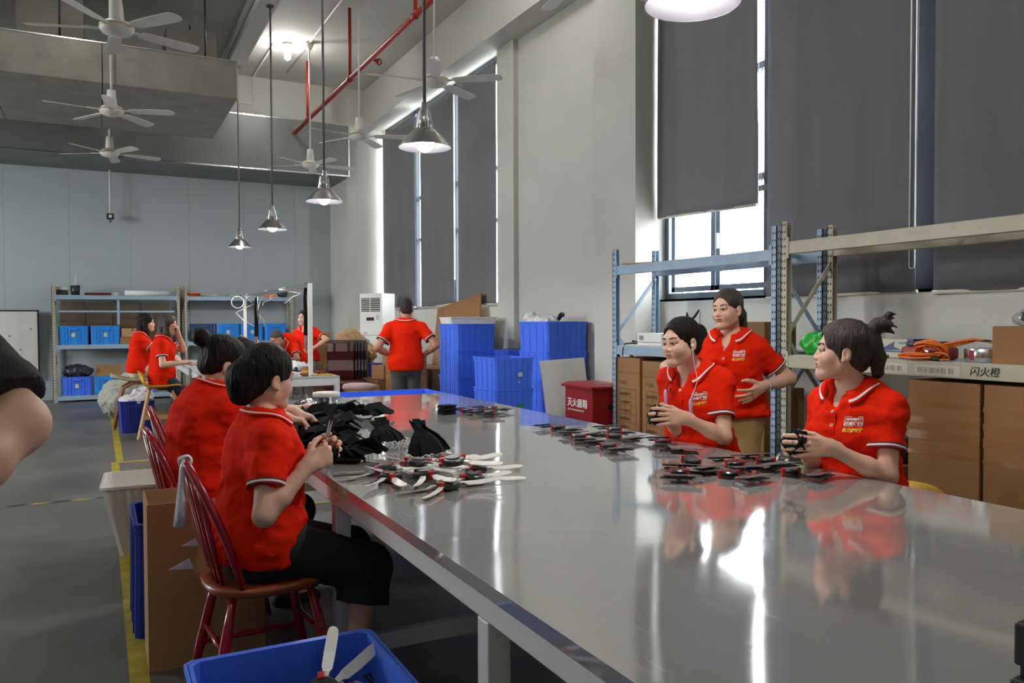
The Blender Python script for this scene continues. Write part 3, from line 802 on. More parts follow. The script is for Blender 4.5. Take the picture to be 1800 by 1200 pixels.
DEBUG = False
def person(name, label, headpos, yaw, lean=0, side=0, head=(0, 0, 0), headyaw=None, s=1.0, girth=1.0, group=None,
           hands=(None, None), elbows=((-.3, -.4, -1), (.3, -.4, -1)), hspec=({}, {}), feet=None, knees=None,
           hair=None, hairmat='hair', skin='skin', legs='trousers', legmat='black_cloth', shirt='polo', male=False,
           h=.008, hh=.0035, fine_hands=True, sleeve=.62, shoulder_drop=.066, face=True, hem=-.09, bust=True, collar=True, nape=14,
           torso=.47, neckfwd=.03, twist=0, ground=None, hair_s=1.0, skirt_to=None, brows=True, logo=None, buttons=0, wr=.006, hunch=0.0, necklen=.142):
    Bp = basis(yaw); rt, fw, up = Bp[:, 0], Bp[:, 1], Bp[:, 2]
    lr, sr = R(lean), R(side)
    sp = nrm(up * math.cos(lr) * math.cos(sr) + fw * math.sin(lr) + rt * math.sin(sr))      # spine direction
    rt2, fw2 = rt, None
    cy, sy = math.cos(R(twist)), math.sin(R(twist))
    rtc = nrm(rt * cy + fw * sy); rtc = nrm(rtc - sp * (rtc @ sp)); fwc = np.cross(sp, rtc)
    rtp = nrm(rt - sp * (rt @ sp)); fwp = np.cross(sp, rtp)
    T = torso * s; g = girth
    hip = V3(headpos) - (sp * T + fwc * (-.005 + hunch * .5) + nrm(sp + fwc * .25) * (necklen * s) + fwc * neckfwd * s + up * .02 * s)
    if DEBUG: print('PERSON', label[:40], 'hip', hip.round(2))
    base = bpy.data.objects.new(name, None); COL.objects.link(base); base.empty_display_size = .05
    base.location = (hip[0], hip[1], 0.0)
    tag(base, label, 'person', group)
    at = lambda t, dx=0, df=0, f=None: hip + sp * (T * t) + rtc * dx + (fwc if f is None else f) * df
    neck = hip + sp * T * 1.0 + fwc * (-.005 + hunch * .5)
    hc = neck + nrm(sp + fwc * .25) * (necklen * s) + fwc * neckfwd * s + up * .02 * s
    hy = yaw if headyaw is None else headyaw
    Bh = basis(hy, head[1], head[2]); hs = (1.0 if not male else 1.04) * s
    sw = (.150 if not male else .185) * s * (1 + (g - 1) * .35)
    shd = [neck - sp * shoulder_drop * s + rtc * (sx * sw) - fwc * .012 for sx in (-1, 1)]
    # arms: index 0 = left, 1 = right
    la, lf = (.275 if not male else .295) * s, (.245 if not male else .26) * s
    arms = []
    for i, sx in enumerate((-1, 1)):
        hw = hands[i]
        if hw is None: W = shd[i] - up * (la + lf) * .98 + fw * .06 + rt * sx * .06
        else: W = V3(hw)
        E_, W = ik(shd[i], W, la, lf, rt * elbows[i][0] + fw * elbows[i][1] + up * elbows[i][2])
        arms.append((shd[i], E_, W))
    # legs
    lt, ls = .40 * s, .39 * s
    hj = [hip + rt * (sx * .088 * s * g) for sx in (-1, 1)]
    legp = []
    for i, sx in enumerate((-1, 1)):
        fpos = V3(feet[i]) if feet else hj[i] - up * (hip[2] - .075)
        kn_ = knees[i] if knees else (0, 1, .2)
        K, A = ik(hj[i], fpos, lt, ls, rt * kn_[0] + fw * kn_[1] + up * kn_[2]); legp.append((hj[i], K, A))
    # ---- skin: torso + limbs (coarse), head, hands (fine) of one continuous figure
    def torso_prims(inf=0.0, loose=0.0, bust_=True, top=1.0):
        w = 1 if not male else 1.08
        sec = [(-.10, .140, .112), (.03, .165, .122), (.22, .140 + .02 * loose, .108 + .012 * loose), (.45, .138 + .010 * loose, .108 + .006 * loose), (.70, .148 * w, .110), (.86, .135 * w, .092), (.97, .075, .062)]
        P = []
        for (t0, x0, y0), (t1, x1, y1) in zip(sec[:-1], sec[1:]):
            gg = lambda t: 1 + (g - 1) * (1.0 if t < .8 else .5)
            bow = lambda t: hunch * -.12 * math.sin(max(0, min(1, t)) * math.pi)
            r_ = rtp if t0 < .4 else rtc
            ff = fwp if t0 < .4 else fwc
            P.append(Cone(at(t0, 0, bow(t0), ff), at(t1, 0, bow(t1), fwp if t1 < .4 else fwc), y0 * s * gg(t0) + inf, y1 * s * gg(t1) + inf, .05 * s, xd=r_,
                          f0=(x0 * s * gg(t0) + inf) / (y0 * s * gg(t0) + inf), f1=(x1 * s * gg(t1) + inf) / (y1 * s * gg(t1) + inf)))
        for i, sx in enumerate((-1, 1)):
            P.append(Cone(neck - sp * .012 * s + rtc * sx * .03 * s, shd[i], .05 * s + inf, .052 * s * (1 + (g - 1) * .3) + inf, .04 * s))
        if bust_ and bust:
            for sx in (-1, 1): P.append(Ell(at(.62, sx * .066 * s * g, .072 * s * g), V3(.062, .058, .062) * s * g + inf, np.stack([rtc, fwc, sp], 1), .05 * s))
        if g > 1.1: P.append(Ell(at(.2, 0, .06 * g * s, fwp), V3(.13, .10, .11) * s * g + inf, np.stack([rtp, fwp, sp], 1), .06))
        return P
    ar = (1 + (g - 1) * .5) * (1.0 if not male else 1.12)
    body = torso_prims()
    for S, E_, W in arms:
        d_ = nrm(W - E_)
        body += [Cone(S, E_, .046 * s * ar, .037 * s * ar, .02), Cone(E_, E_ + (W - E_) * .35, .036 * s * ar, .036 * s * ar, .02), Cone(E_ + (W - E_) * .35, W, .036 * s * ar, .0245 * s * (1 + (ar - 1) * .5), .02)]
    for Hh, K, A in legp:
        fdir = nrm(V3(fw[0], fw[1], 0)); foot = A + fdir * .13 * s; foot[2] = A[2] - .045
        body += [Cone(Hh, K, .082 * s * g, .054 * s, .03), Cone(K, K + (A - K) * .35, .052 * s, .05 * s, .02), Cone(K + (A - K) * .35, A, .05 * s, .033 * s, .02), Cone(A - up * .03, foot, .033, .024, .02)]
    body.append(Cone(neck - sp * .03, hc + Bh @ V3(0, -.022, -.05) * hs, .056 * s, .05 * hs, .02))
    parts = [sdf_mesh(body, h)]
    hp = head_prims(hc, Bh, hs, neck - sp * .02, male)
    parts.append(sdf_mesh(hp, hh))
    for i, (S, E_, W) in enumerate(arms):
        hsd = dict(hspec[i] or {})
        dirn = V3(hsd.pop('dir', W - E_)); palm = V3(hsd.pop('palm', -up)); hsc = hsd.pop('s', 1.0)
        hpz = hand_prims(W, dirn, palm, s * hsc * (1.0 if not male else 1.1), right=(i == 1), **hsd)
        hpz.append(Cone(E_ + (W - E_) * .6, W, .0315 * s * (1 + (ar - 1) * .7), .0245 * s * (1 + (ar - 1) * .5), .015, cuts=((E_ + (W - E_) * .68, -nrm(W - E_)),)))
        parts.append(sdf_mesh(hpz, .0032 if fine_hands else max(h * .7, .0055)))
    lipc = [hc + Bh @ (V3(0, .0925, -.049) * hs), hc + Bh @ (V3(0, .0915, -.0590) * hs)]
    def lipm(cn):
        q1 = ((cn - lipc[0]) @ Bh) / (V3(.023, .012, .0058) * hs); q2 = ((cn - lipc[1]) @ Bh) / (V3(.020, .013, .0075) * hs)
        return ((q1 ** 2).sum(1) < 1) | ((q2 ** 2).sum(1) < 1)
    spawn('body', np_mesh('body', parts, [skin, 'lips'], lipm), base)
    # ---- face details
    LH = lambda x, y, z: hc + Bh @ (V3(x, y, z) * hs)
    if face:
        for sx in (-1, 1):
            m = MB(); m.ball((0, 0, 0), (.0112 * hs, .0112 * hs, .0095 * hs), 14)
            gz = Bh @ nrm(V3(sx * .05, 1, -.04))
            m.ball(Vector(gz) * .0058 * hs, (.0070 * hs,) * 3, 10, 1)
            o = spawn('eye', m.mesh('eye', ['eye_white', 'iris']), base); o.location = LH(sx * .030, .0772, .0062)
            if brows:
                rows = []
                for t in np.linspace(0, 1, 7):
                    x = .014 + .034 * t; z = .0285 + .006 * math.sin(t * 2.6); y = .0905 - .013 * t * t
                    rows.append((LH(sx * x, y, z), (.0038 - .0018 * abs(t - .35)) * hs))
                m = MB().tube([r[0] for r in rows], [r[1] for r in rows], 6)
                spawn('eyebrow', m.mesh('eyebrow', ['brow' if hairmat != 'hair_grey' else 'hair_grey']), base)
    if hair:
        v, f = sdf_mesh(hair_prims(hc, Bh, hs, hair), max(hh, .004))
        v = wrinkle(v, f, .004 if hair.get('short') is None else .0015, 40, (1, 1, .35))
        spawn('hair', np_mesh('hair', [(v, f)], [hairmat]), base)
    # ---- shirt
    if shirt:
        sh = torso_prims(.011 * s, 1.0)
        hemc = at(hem); 
        for p in sh[:3]:
            p.cuts = ((hemc, -sp),)
        sh[0] = Cone(at(hem - .04), at(.05), .138 * s * g + .012, .138 * s * g + .012, .05, xd=rtp, f0=1.32, f1=1.32, cuts=((hemc, -sp),))
        sh[1] = Cone(at(.05), at(.24), .138 * s * g + .012, .116 * s * g + .014, .05, xd=rtp, f0=1.32, f1=1.32, cuts=((hemc, -sp),))
        ends = []
        for i, (S, E_, W) in enumerate(arms):
            d = nrm(E_ - S); end = S + (E_ - S) * sleeve; ends.append((end, d))
            sh.append(Cone(S - d * .0, S + (E_ - S) * (sleeve + .12), .053 * s * ar, .062 * s * ar, .045, cuts=((end, d),)))
        sh.append(Cone(neck - sp * .035 * s + fwc * .008, hc + Bh @ V3(0, -.02, -.06) * hs, .058 * s, .06 * s, .01, sub=True))
        if collar: sh.append(Cone(neck + fwc * .075 - sp * .01, at(.86) + fwc * .135 * s, .030 * s, .008 * s, .01, sub=True))
        v, f = sdf_mesh(sh, h)
        v = wrinkle(v, f, wr, 9, (1, 1, 1.6), seed=len(label))
        v = wrinkle(v, f, wr * .5, 22, (1, 1, 1.3), seed=len(label) + 3)
        so = spawn('shirt', np_mesh('shirt', [(v, f)], [shirt]), base)
        bv = BVHTree.FromPolygons([Vector(p) for p in v], [tuple(q) for q in f])
        for (end, d), (S, E_, W) in zip(ends, arms):
            if shirt != 'polo': continue
            x_ = nrm(np.cross(d, up if abs(d @ up) < .9 else fw)); y_ = np.cross(d, x_); rad = []
            for k_ in range(32):
                a_ = 2 * math.pi * k_ / 32; q = x_ * math.cos(a_) + y_ * math.sin(a_)
                o_ = end - d * .009; hit = bv.ray_cast(Vector(o_ + q * .16), Vector(-q))
                r_ = np.linalg.norm(V3(hit[0]) - o_) if hit[0] is not None else .06
                rad.append(min(max(r_, .05 * s * ar), .085 * s * ar))
            rad = [(rad[k_ - 1] + 2 * rad[k_] + rad[(k_ + 1) % 32]) / 4 for k_ in range(32)]
            ring = lambda off, dr: [tuple(end + d * off + (x_ * math.cos(2 * math.pi * k_ / 32) + y_ * math.sin(2 * math.pi * k_ / 32)) * (rad[k_] + dr)) for k_ in range(32)]
            m = MB()
            for (o0, o1, mi_) in ((-.020, -.012, 1), (-.012, -.005, 0), (-.005, .002, 1)):
                m.loft([ring(o0, .0022), ring(o1, .0022)], mi_, caps=False)
            m.loft([ring(.002, .0022), ring(.003, -.012)], 1, caps=False)
            spawn('cuff', m.mesh('cuff', ['white_print', 'polo_dark']), base)
        if collar and shirt == 'polo':
            nphi, rows = 48, [(-.006, -.012), (-.002, .016), (.004, .029), (.012, .024), (.020, .009), (.0255, -.003), (.0285, -.009), (.0325, -.016)]
            cs = sp * math.cos(R(nape)) + fwc * math.sin(R(nape)); cf = fwc * math.cos(R(nape)) - sp * math.sin(R(nape))
            cb = neck - sp * .004 * s + fwc * .006; V_ = []
            for i in range(nphi + 1):
                ph = R(-158 + 316 * i / nphi); fr = max(0, -math.cos(ph))            # ph 0 = back of the neck
                front = fr ** 3
                for j, (dr, dz) in enumerate(rows):
                    rr = .060 * s * (1 + .12 * abs(math.sin(ph)))
                    x = math.sin(ph) * (rr + dr * s * 1.05); y = -math.cos(ph) * (rr * .97 + dr * s)
                    z = dz * s - .034 * s * front - .008 * fr * s
                    if j >= 3: z -= (j - 2) * .0085 * s * front; y += (j - 2) * .003 * s * front; x *= 1 + .07 * (j - 2) * front
                    V_.append(cb + rtc * x + cf * y + cs * z)
            V_ = np.array(V_); D = sdf_eval(sh, V_); nr = len(rows)
            outd = V_ - cb; outd = outd - np.outer(outd @ sp, sp); outd /= np.linalg.norm(outd, axis=1, keepdims=True)
            for _ in range(6):
                D = sdf_eval(sh, V_); jj = np.arange(len(V_)) % nr
                V_ = V_ + ((np.maximum(.006 - D, 0) * (jj >= 3))[:, None]) * (outd * .5 + sp * .85)
            F_ = []; mi = []
            for i in range(nphi):
                for j in range(nr - 1):
                    F_.append((i * nr + j, (i + 1) * nr + j, (i + 1) * nr + j + 1, i * nr + j + 1)); mi.append(1 if j == 5 else (2 if j == 4 and False else 0))
            me = bpy.data.meshes.new('collar'); me.from_pydata([tuple(p) for p in V_], [], F_)
            for x in ('polo', 'white_print'): me.materials.append(M[x])
            me.polygons.foreach_set('material_index', mi); me.polygons.foreach_set('use_smooth', [True] * len(F_)); me.update()
            co = spawn('collar', me, base); sd = co.modifiers.new('thick', 'SOLIDIFY'); sd.thickness = .004; sd.offset = 0
        def onto(x, t, lift=.002):
            """point on the chest at lateral offset x and height t along the spine"""
            o_ = at(t, x, .5); hit = bv.ray_cast(Vector(o_), Vector(-fwc))
            return (V3(hit[0]) + fwc * lift, V3(hit[1])) if hit[0] is not None else (at(t, x, .15), fwc)
        if buttons:
            pk = []
            for t in np.linspace(.87, .66, 9): pk.append(onto(0.0, t, .0015)[0])
            m = MB(); rows = [[Vector(p - rtc * .013), Vector(p + rtc * .013), Vector(p + rtc * .013 + fwc * .003), Vector(p - rtc * .013 + fwc * .003)] for p in pk]
            m.loft(rows, smooth=False); spawn('placket', m.mesh('placket', ['polo']), base)
            for t in (.855, .74)[:buttons]:
                p, n = onto(0, t, .006)
                m = MB(); m.cyl((0, 0, -.002), (0, 0, .002), .006, n=14, m=0).cyl((0, 0, .002), (0, 0, .0028), .0035, n=10, m=1)
                o = spawn('button', m.mesh('button', ['white_print', 'ink']), base); o.location = p; o.rotation_euler = Vector(n).to_track_quat('Z', 'Y').to_euler()
        if logo:
            items = [('AULDEY®', .0115, 0, .0065, 'white_print', 0, .001), ('奥迪双钻', .0145, 0, -.0105, 'white_print', 0, .0006), ('奋力前行', .0165, -.003, -.036, 'yellow_print', .25, .0008)]
            lx, lt_ = logo
            def emblem(me_, mtl):
                co_ = [Vector(q.co) for q in me_.vertices]; nv = []
                for q in co_:
                    p, n = onto(lx + rsgn * q.x, lt_ + q.y / T, .0025 + q.z); nv.append(p)
                for q, p in zip(me_.vertices, nv): q.co = p
                me_.materials.clear(); me_.materials.append(M[mtl]); me_.update(); return spawn('logo', me_, base)
            rsgn = 1 if False else -1
            for body_, size, ox, oy, mtl, shr, bold in items:
                c = bpy.data.curves.new('logo', 'FONT'); c.body = body_; c.size = size; c.align_x = 'CENTER'; c.shear = shr; c.offset = bold; c.resolution_u = 2
                t_ = bpy.data.objects.new('logo_source', c); COL.objects.link(t_)
                dg = bpy.context.evaluated_depsgraph_get(); dg.update()
                me_ = bpy.data.meshes.new_from_object(t_.evaluated_get(dg)); bpy.data.objects.remove(t_)
                for q in me_.vertices: q.co = (q.co.x + ox, q.co.y + oy, 0)
                emblem(me_, mtl)
            w_, h_, r_ = .031, .0185, .006; loop = []
            for cx, cy_, a0 in ((w_ - r_, h_ - r_, 0), (-w_ + r_, h_ - r_, 90), (-w_ + r_, -h_ + r_, 180), (w_ - r_, -h_ + r_, 270)):
                for k_ in range(5): a_ = R(a0 + k_ * 22.5); loop.append((cx + r_ * math.cos(a_), cy_ + .002 + r_ * math.sin(a_)))
            n_ = len(loop); me_ = bpy.data.meshes.new('logo')
            me_.from_pydata([(x, y, 0) for x, y in loop] + [(x * .94, (y - .002) * .9 + .002, 0) for x, y in loop], [], [(i, (i + 1) % n_, n_ + (i + 1) % n_, n_ + i) for i in range(n_)])
            emblem(me_, 'white_print')
    # ---- legs
    if legs == 'trousers':
        tp = [Cone(at(.2), at(.03), .112 * s * g, .130 * s * g, .05, xd=rtp, f0=1.3), Cone(at(.03), at(-.12), .130 * s * g, .122 * s * g, .05, xd=rtp, f0=1.3)]
        for Hh, K, A in legp:
            tp += [Cone(Hh, K, .096 * s * g, .072 * s * (1 + (g - 1) * .5), .04), Cone(K, A + (K - A) * .08, .070 * s, .060 * s, .03, cuts=((A + (K - A) * .10, nrm(A - K)),))]
        v, f = sdf_mesh(tp, h); v = wrinkle(v, f, .007, 10, (1, 1, .6), 5)
        spawn('trousers', np_mesh('trousers', [(v, f)], [legmat]), base)
        for Hh, K, A in legp:
            fdir = nrm(V3(fw[0], fw[1], 0))
            sp_ = [Cone(A - up * .02, A - up * .045 + fdir * .02, .04, .036, .02), Cone(A - up * .04 - fdir * .03, A - up * .05 + fdir * .15 * s, .036, .028, .02, xd=rt, f0=1.2, cuts=((A - up * .073, -up),))]
            spawn('shoe', np_mesh('shoe', [sdf_mesh(sp_, .008)], ['black_matte']), base)
    elif legs == 'skirt':
        tp = [Cone(at(.2), at(.03), .112 * s * g, .130 * s * g, .05, xd=rtp, f0=1.3), Cone(at(.03), at(-.12), .130 * s * g, .124 * s * g, .05, xd=rtp, f0=1.3)]
        for Hh, K, A in legp:
            kk = K + nrm(A - K) * .30 * s
            tp += [Cone(Hh, K, .102 * s * g, .088 * s, .07), Cone(K, K + (A - K) * .62, .086 * s, .125 * s, .05, cuts=((K + (A - K) * skirt_to, nrm(A - K)),))]
        v, f = sdf_mesh(tp, h); v = wrinkle(v, f, .012, 8, (1, 1, .5), 5)
        spawn('skirt', np_mesh('skirt', [(v, f)], [legmat]), base)
        for Hh, K, A in legp:
            fdir = nrm(V3(fw[0], fw[1], 0))
            sp_ = [Cone(A - up * .02, A - up * .045 + fdir * .02, .04, .036, .02), Cone(A - up * .04 - fdir * .03, A - up * .05 + fdir * .15 * s, .036, .028, .02, xd=rt, f0=1.2, cuts=((A - up * .073, -up),))]
            spawn('shoe', np_mesh('shoe', [sdf_mesh(sp_, .008)], ['black_matte']), base)
    return dict(base=base, neck=neck, head=hc, Bh=Bh, hs=hs, arms=arms, sp=sp, rtc=rtc, fwc=fwc, legs=legp)
# ------------------------------------------------------------------ the long steel table
TZ = .78
tb = thing('work_table', 'long scratched stainless steel work table on pale painted legs', 'table', (1.68, 3.2, 0))
TX0, TX1, TY0, TY1 = -.90, .90, -3.0, 3.0
m = MB()
nu, nv = 10, 24
m.box((TX0, TY0, TZ - .004), (TX1, TY1, TZ))
m.build('tabletop', 'steel', tb)
m = MB(); T_ = .03
for a, b in (((TX0, TY0), (TX0 + .004, TY1)), ((TX1 - .004, TY0), (TX1, TY1)), ((TX0, TY0), (TX1, TY0 + .004)), ((TX0, TY1 - .004), (TX1, TY1))):
    MB().box((a[0], a[1], TZ - .034), (b[0], b[1], TZ - .004)).build('edge_strip', 'steel', tb)
for a, b in (((TX0 + .006, TY0 + .01), (TX0 + .056, TY1 - .01)), ((TX1 - .056, TY0 + .01), (TX1 - .006, TY1 - .01)), ((TX0 + .056, TY0 + .01), (TX1 - .056, TY0 + .06)), ((TX0 + .056, TY1 - .06), (TX1 - .056, TY1 - .01))):
    MB().box((a[0], a[1], TZ - .095), (b[0], b[1], TZ - .034)).build('apron', 'white_metal', tb, bevel=.004)
for y in (-2.9, -1.53, -.2, 1.2, 2.9):
    for x in (TX0 + .035, TX1 - .035):
        MB().box((x - .03, y - .03, 0), (x + .03, y + .03, TZ - .095)).build('leg', 'white_metal', tb, bevel=.005)
    if y not in (-1.53,): MB().box((TX0 + .065, y - .02, .09), (TX1 - .065, y + .02, .16)).build('crossbar', 'white_metal', tb, bevel=.004)
    MB().box((TX0 + .056, y - .02, TZ - .08), (TX1 - .056, y + .02, TZ - .04)).build('crossbar', 'white_metal', tb)

# ------------------------------------------------------------------ red bow-back chairs
def red_chair(label, loc, rz, group=None):
    t = thing('bow_back_chair', label, 'chair', loc, rz, group)       # faces +X
    sz = .45; pts = []
    for i in range(32):
        a = 2 * math.pi * i / 32; e = 2.6
        c, s_ = math.cos(a), math.sin(a)
        pts.append((.215 * math.copysign(abs(c) ** (2 / e), c), .215 * math.copysign(abs(s_) ** (2 / e), s_) * (1 + .06 * c)))
    rings = [[(x * k, y * k, z) for x, y in pts] for k, z in ((.93, sz - .034), (.985, sz - .024), (1, sz - .012), (.985, sz - .001), (.9, sz + .001), (.5, sz - .006))]
    MB().loft(rings).build('seat', 'wood', t)
    F = {}
    for sx in (-1, 1):
        for sy in (-1, 1):
            a = Vector((sx * .135, sy * .14, sz - .03)); b = Vector((sx * .205 + (-.02 if sx < 0 else .02), sy * .20, 0)); F[(sx, sy)] = (a, b)
            MB().tube([a, a.lerp(b, .3), a.lerp(b, .62), b], [.013, .019, .0195, .0125], 10).build('leg', 'red_chair', t)
    L_ = lambda q, k: F[q][0].lerp(F[q][1], k)
    for sy in (-1, 1): MB().tube([L_((-1, sy), .62), L_((-1, sy), .62).lerp(L_((1, sy), .62), .5), L_((1, sy), .62)], [.009, .013, .009], 8).build('stretcher', 'red_chair', t)
    for sx in (-1, 1): MB().tube([L_((sx, -1), .45), L_((sx, 1), .45)], .010, 8).build('stretcher', 'red_chair', t)
    bow = []
    for i in range(25):
        a = math.pi * i / 24; y = .175 * math.cos(a); hgt = math.sin(a) ** .55
        x = -.105 - .05 * math.sin(a) - .12 * hgt; bow.append((x, y * (1 + .12 * hgt), sz - .012 + .455 * hgt))
    MB().tube(bow, .0145, 10).build('bow', 'red_chair', t)
    for k in range(6):
        y = -.115 + .046 * k; q = 1 - (y / .19) ** 2; hg = math.sin(math.acos(max(-1, min(1, y * 1.0 / .18)))) ** .55
        b = Vector((-.12 - .05 * q ** .5, y * .8, sz - .01)); tpt = Vector((-.105 - .05 * math.sin(math.acos(y / .18)) - .12 * hg, y * (1 + .12 * hg), sz - .012 + .445 * hg))
        MB().tube([b, b.lerp(tpt, .4), tpt], [.0075, .0105, .0065], 8).build('spindle', 'red_chair', t)
    return t
ch1 = red_chair('red bow-back chair with orange wood seat under the woman with scissors, nearest the camera', (.53, 3.06, 0), R(4))
ch2 = dup(ch1, (.45, 4.02, 0), R(6), label='red bow-back chair behind the open carton, under the stout woman')
ch3 = dup(ch1, (.52, 4.95, 0), R(-4), label='red bow-back chair hidden behind two women, third from the camera')
m = MB(); pt = [(.255, 2.99, .90), (.25, 2.985, .87), (.247, 2.98, .80), (.244, 2.975, .73), (.242, 2.972, .675)]
rings = []
for i, p in enumerate(pt):
    w = (.006, .010, .014, .020, .026)[i]; rings.append([(p[0] - w, p[1] - .004, p[2]), (p[0] + w * .2, p[1] - .012, p[2] - (.008 if i == 4 else 0)), (p[0] + w, p[1] - .002, p[2] + (.006 if i == 4 else 0)), (p[0], p[1] + .006, p[2])])
m.loft(rings); 
m.tube([(.262 + .019 * math.cos(a), 3.0 + .006 * math.sin(2 * a), .893 + .018 * math.sin(a)) for a in np.linspace(0, 6.28, 15)[:-1]], .0065, 7, closed=True)
tag(m.build('cloth_tie', 'white_bag'), 'white cloth strip tied round the top of the nearest red chair', 'cloth')
for (x, y, z, s_, l) in ((.30, 3.07, .60, .05, 'upper small white paper corner sticking out behind the nearest chair back'), (.275, 3.05, .535, .07, 'lower white paper corner sticking out behind the nearest chair back')):
    m = MB().prism([(0, 0), (-s_, -s_ * .45), (s_ * .2, -s_ * .55)], .002, Matrix.Translation((x, y, z)) @ Matrix.Rotation(R(90), 4, 'X'))
    tag(m.build('paper_scrap', 'white_bag'), l, 'paper')

# ------------------------------------------------------------------ plastic crates
def outline(L_, W_, nl, nw, d, rc=.02, inset=0.0):
    P = []
    hx, hy = L_ / 2 - inset, W_ / 2 - inset
    def side(a, b, n, out):
        a, b = Vector(a), Vector(b); Q = [a]
        for i in range(n):
            for t, o in ((-.012, 0), (-.009, d), (.009, d), (.012, 0)):
                c = a.lerp(b, (i + .5) / n) if n > 1 else a.lerp(b, .5)
                Q.append(c + (b - a).normalized() * t + Vector(out) * o)
        Q.append(b); return Q
    P += side((-hx + rc, -hy), (hx - rc, -hy), nl, (0, -1)); P += side((hx, -hy + rc), (hx, hy - rc), nw, (1, 0))
    P += side((hx - rc, hy), (-hx + rc, hy), nl, (0, 1)); P += side((-hx, hy - rc), (-hx, -hy + rc), nw, (-1, 0))
    return P
def crate(label, loc, size, mtl, rz=0, taper=.04, nl=6, nw=4, group=None, rims=2, name='plastic_crate', rib=.007, handle=False, wall=.012, fill=None, cat='crate', sticker=None):
    L_, W_, H = size
    t = thing(name, label, cat, loc, rz, group)
    b0 = outline(L_ - taper, W_ - taper, nl, nw, rib); b1 = outline(L_ - .016, W_ - .016, nl, nw, rib)
    i1 = outline(L_ - .016, W_ - .016, nl, nw, 0, inset=wall); i0 = outline(L_ - taper, W_ - taper, nl, nw, 0, inset=wall)
    z = lambda P, h: [(p[0], p[1], h) for p in P]
    MB().loft([z(b0, 0), z(b1, H), z(i1, H), z(i0, .012)], smooth=False).build('shell', mtl, t)
    for k in range(rims):
        o = outline(L_, W_, 1, 1, 0); i_ = outline(L_ - .02, W_ - .02, 1, 1, 0)
        z1 = H - k * .032; z0 = z1 - (.012 if k else .016)
        o2 = outline(L_ - (0 if not k else .006), W_ - (0 if not k else .006), 1, 1, 0)
        MB().loft([z(i_, z0), z(o2, z0), z(o2, z1), z(i_, z1)], caps=False, closed=True, smooth=False).build('rim', mtl, t)
    if handle:
        for s_ in (-1, 1):
            MB().box((-.07, s_ * (W_ / 2 + .002) - .012, H - .075), (.07, s_ * (W_ / 2 + .002) + .012, H - .045)).build('handle', mtl, t, bevel=.004)
            for q in (-.22 * L_, .22 * L_): MB().box((q - .010, s_ * (W_ / 2 - .012) - .012, .02), (q + .010, s_ * (W_ / 2 - .012) + .012, H - .02)).build('stiffener', mtl, t)
    if sticker:
        for (face, u, v, w_, h_, mm) in sticker:
            if face == '-y': MB().cbox((u, -W_ / 2 + .0 - .001, v), (w_, .004, h_)).build('label_patch', mm, t)
            else: MB().cbox((-L_ / 2 - .001, u, v), (.004, w_, h_)).build('label_patch', mm, t)
    if fill:
        mm, zz = fill; MB().box((-L_ / 2 + .03, -W_ / 2 + .03, .013), (L_ / 2 - .03, W_ / 2 - .03, zz)).build('contents', mm, t)
    return t
# right stack against the wall
SZ = (.55, .70, .37)
for k, l in enumerate(('bottom blue crate of the stack behind the leaning pale board', 'second blue crate from the floor, behind the leaning pale board', 'third blue crate from the floor, behind the leaning pale board', 'top blue crate of the stack by the pier, wrapped parts lying on it')):
    crate(l, (4.69, 8.02, .335 * k), SZ, 'blue_bin')
SZ2 = (.55, .62, .36)
for k, l in enumerate(('bottom blue crate of the stack at the hand of the man seen from behind', 'second lowest blue crate at the hand of the man seen from behind', 'third blue crate up, at the hand of the man seen from behind', 'top blue crate of the tall stack beside the man seen from behind')):
    crate(l, (4.22, 9.42, .33 * k), SZ2, 'blue_bin')
SZ3 = (.47, .56, .345)
for k, l in enumerate(('bottom blue crate of the low front stack with the open top', 'middle blue crate of the low front stack, green sticker on it', 'open top blue crate of the low front stack with a torn white sticker')):
    crate(l, (3.84, 7.62, .327 * k), SZ3, 'blue_bin', sticker=None if k == 0 else [('-y', .06, .17, .05, .045, 'label' if k == 2 else 'green_bag'), ('-y', .05, .09, .02, .02, 'label')][:3 - (k == 1)])
crate('blue crate with wrapped parts standing between the two tall crate stacks', (4.70, 9.02, .72), (.5, .6, .30), 'blue_bin', fill=('dark_wrap', .29))
crate('upturned blue crate under the one between the tall stacks, upper of two', (4.70, 9.02, .36), (.5, .6, .36), 'blue_bin')
crate('upturned blue crate on the floor between the tall stacks, lower of two', (4.70, 9.02, 0), (.5, .6, .36), 'blue_bin')
crate('white plastic tub lying on top of crates behind the tall blue stack', (4.56, 10.15, 1.02), (.66, .80, .42), 'white_tub', R(-12), taper=.16, nl=2, nw=2, rims=1, rib=.002, name='white_tub', cat='tub')
for k in range(3): crate(('lowest', 'middle', 'uppermost')[k] + ' blue crate of the hidden stack carrying the white tub', (4.56, 10.15, .34 * k), (.5, .6, .34), 'blue_bin')
# white tub on the floor, blue crates left
crate('white ribbed plastic tub on the floor beside the open tan carton', (.33, 5.38, 0), (.66, .54, .43), 'white_tub', R(-3), taper=.2, nl=5, nw=4, rims=1, rib=.006, name='white_tub', cat='tub')
crate('dark blue crate squeezed behind the open tan carton, only its edge showing', (.165, 4.05, 0), (.09, .5, .5), 'blue_bin_dark', taper=.0, nl=1, nw=3)
crate('dark blue bin on the floor filled with a white bag, by the yellow chair', (.40, 11.15, 0), (.42, .36, .40), 'blue_bin_dark', taper=.06, nl=3, nw=3, rims=1, handle=True)
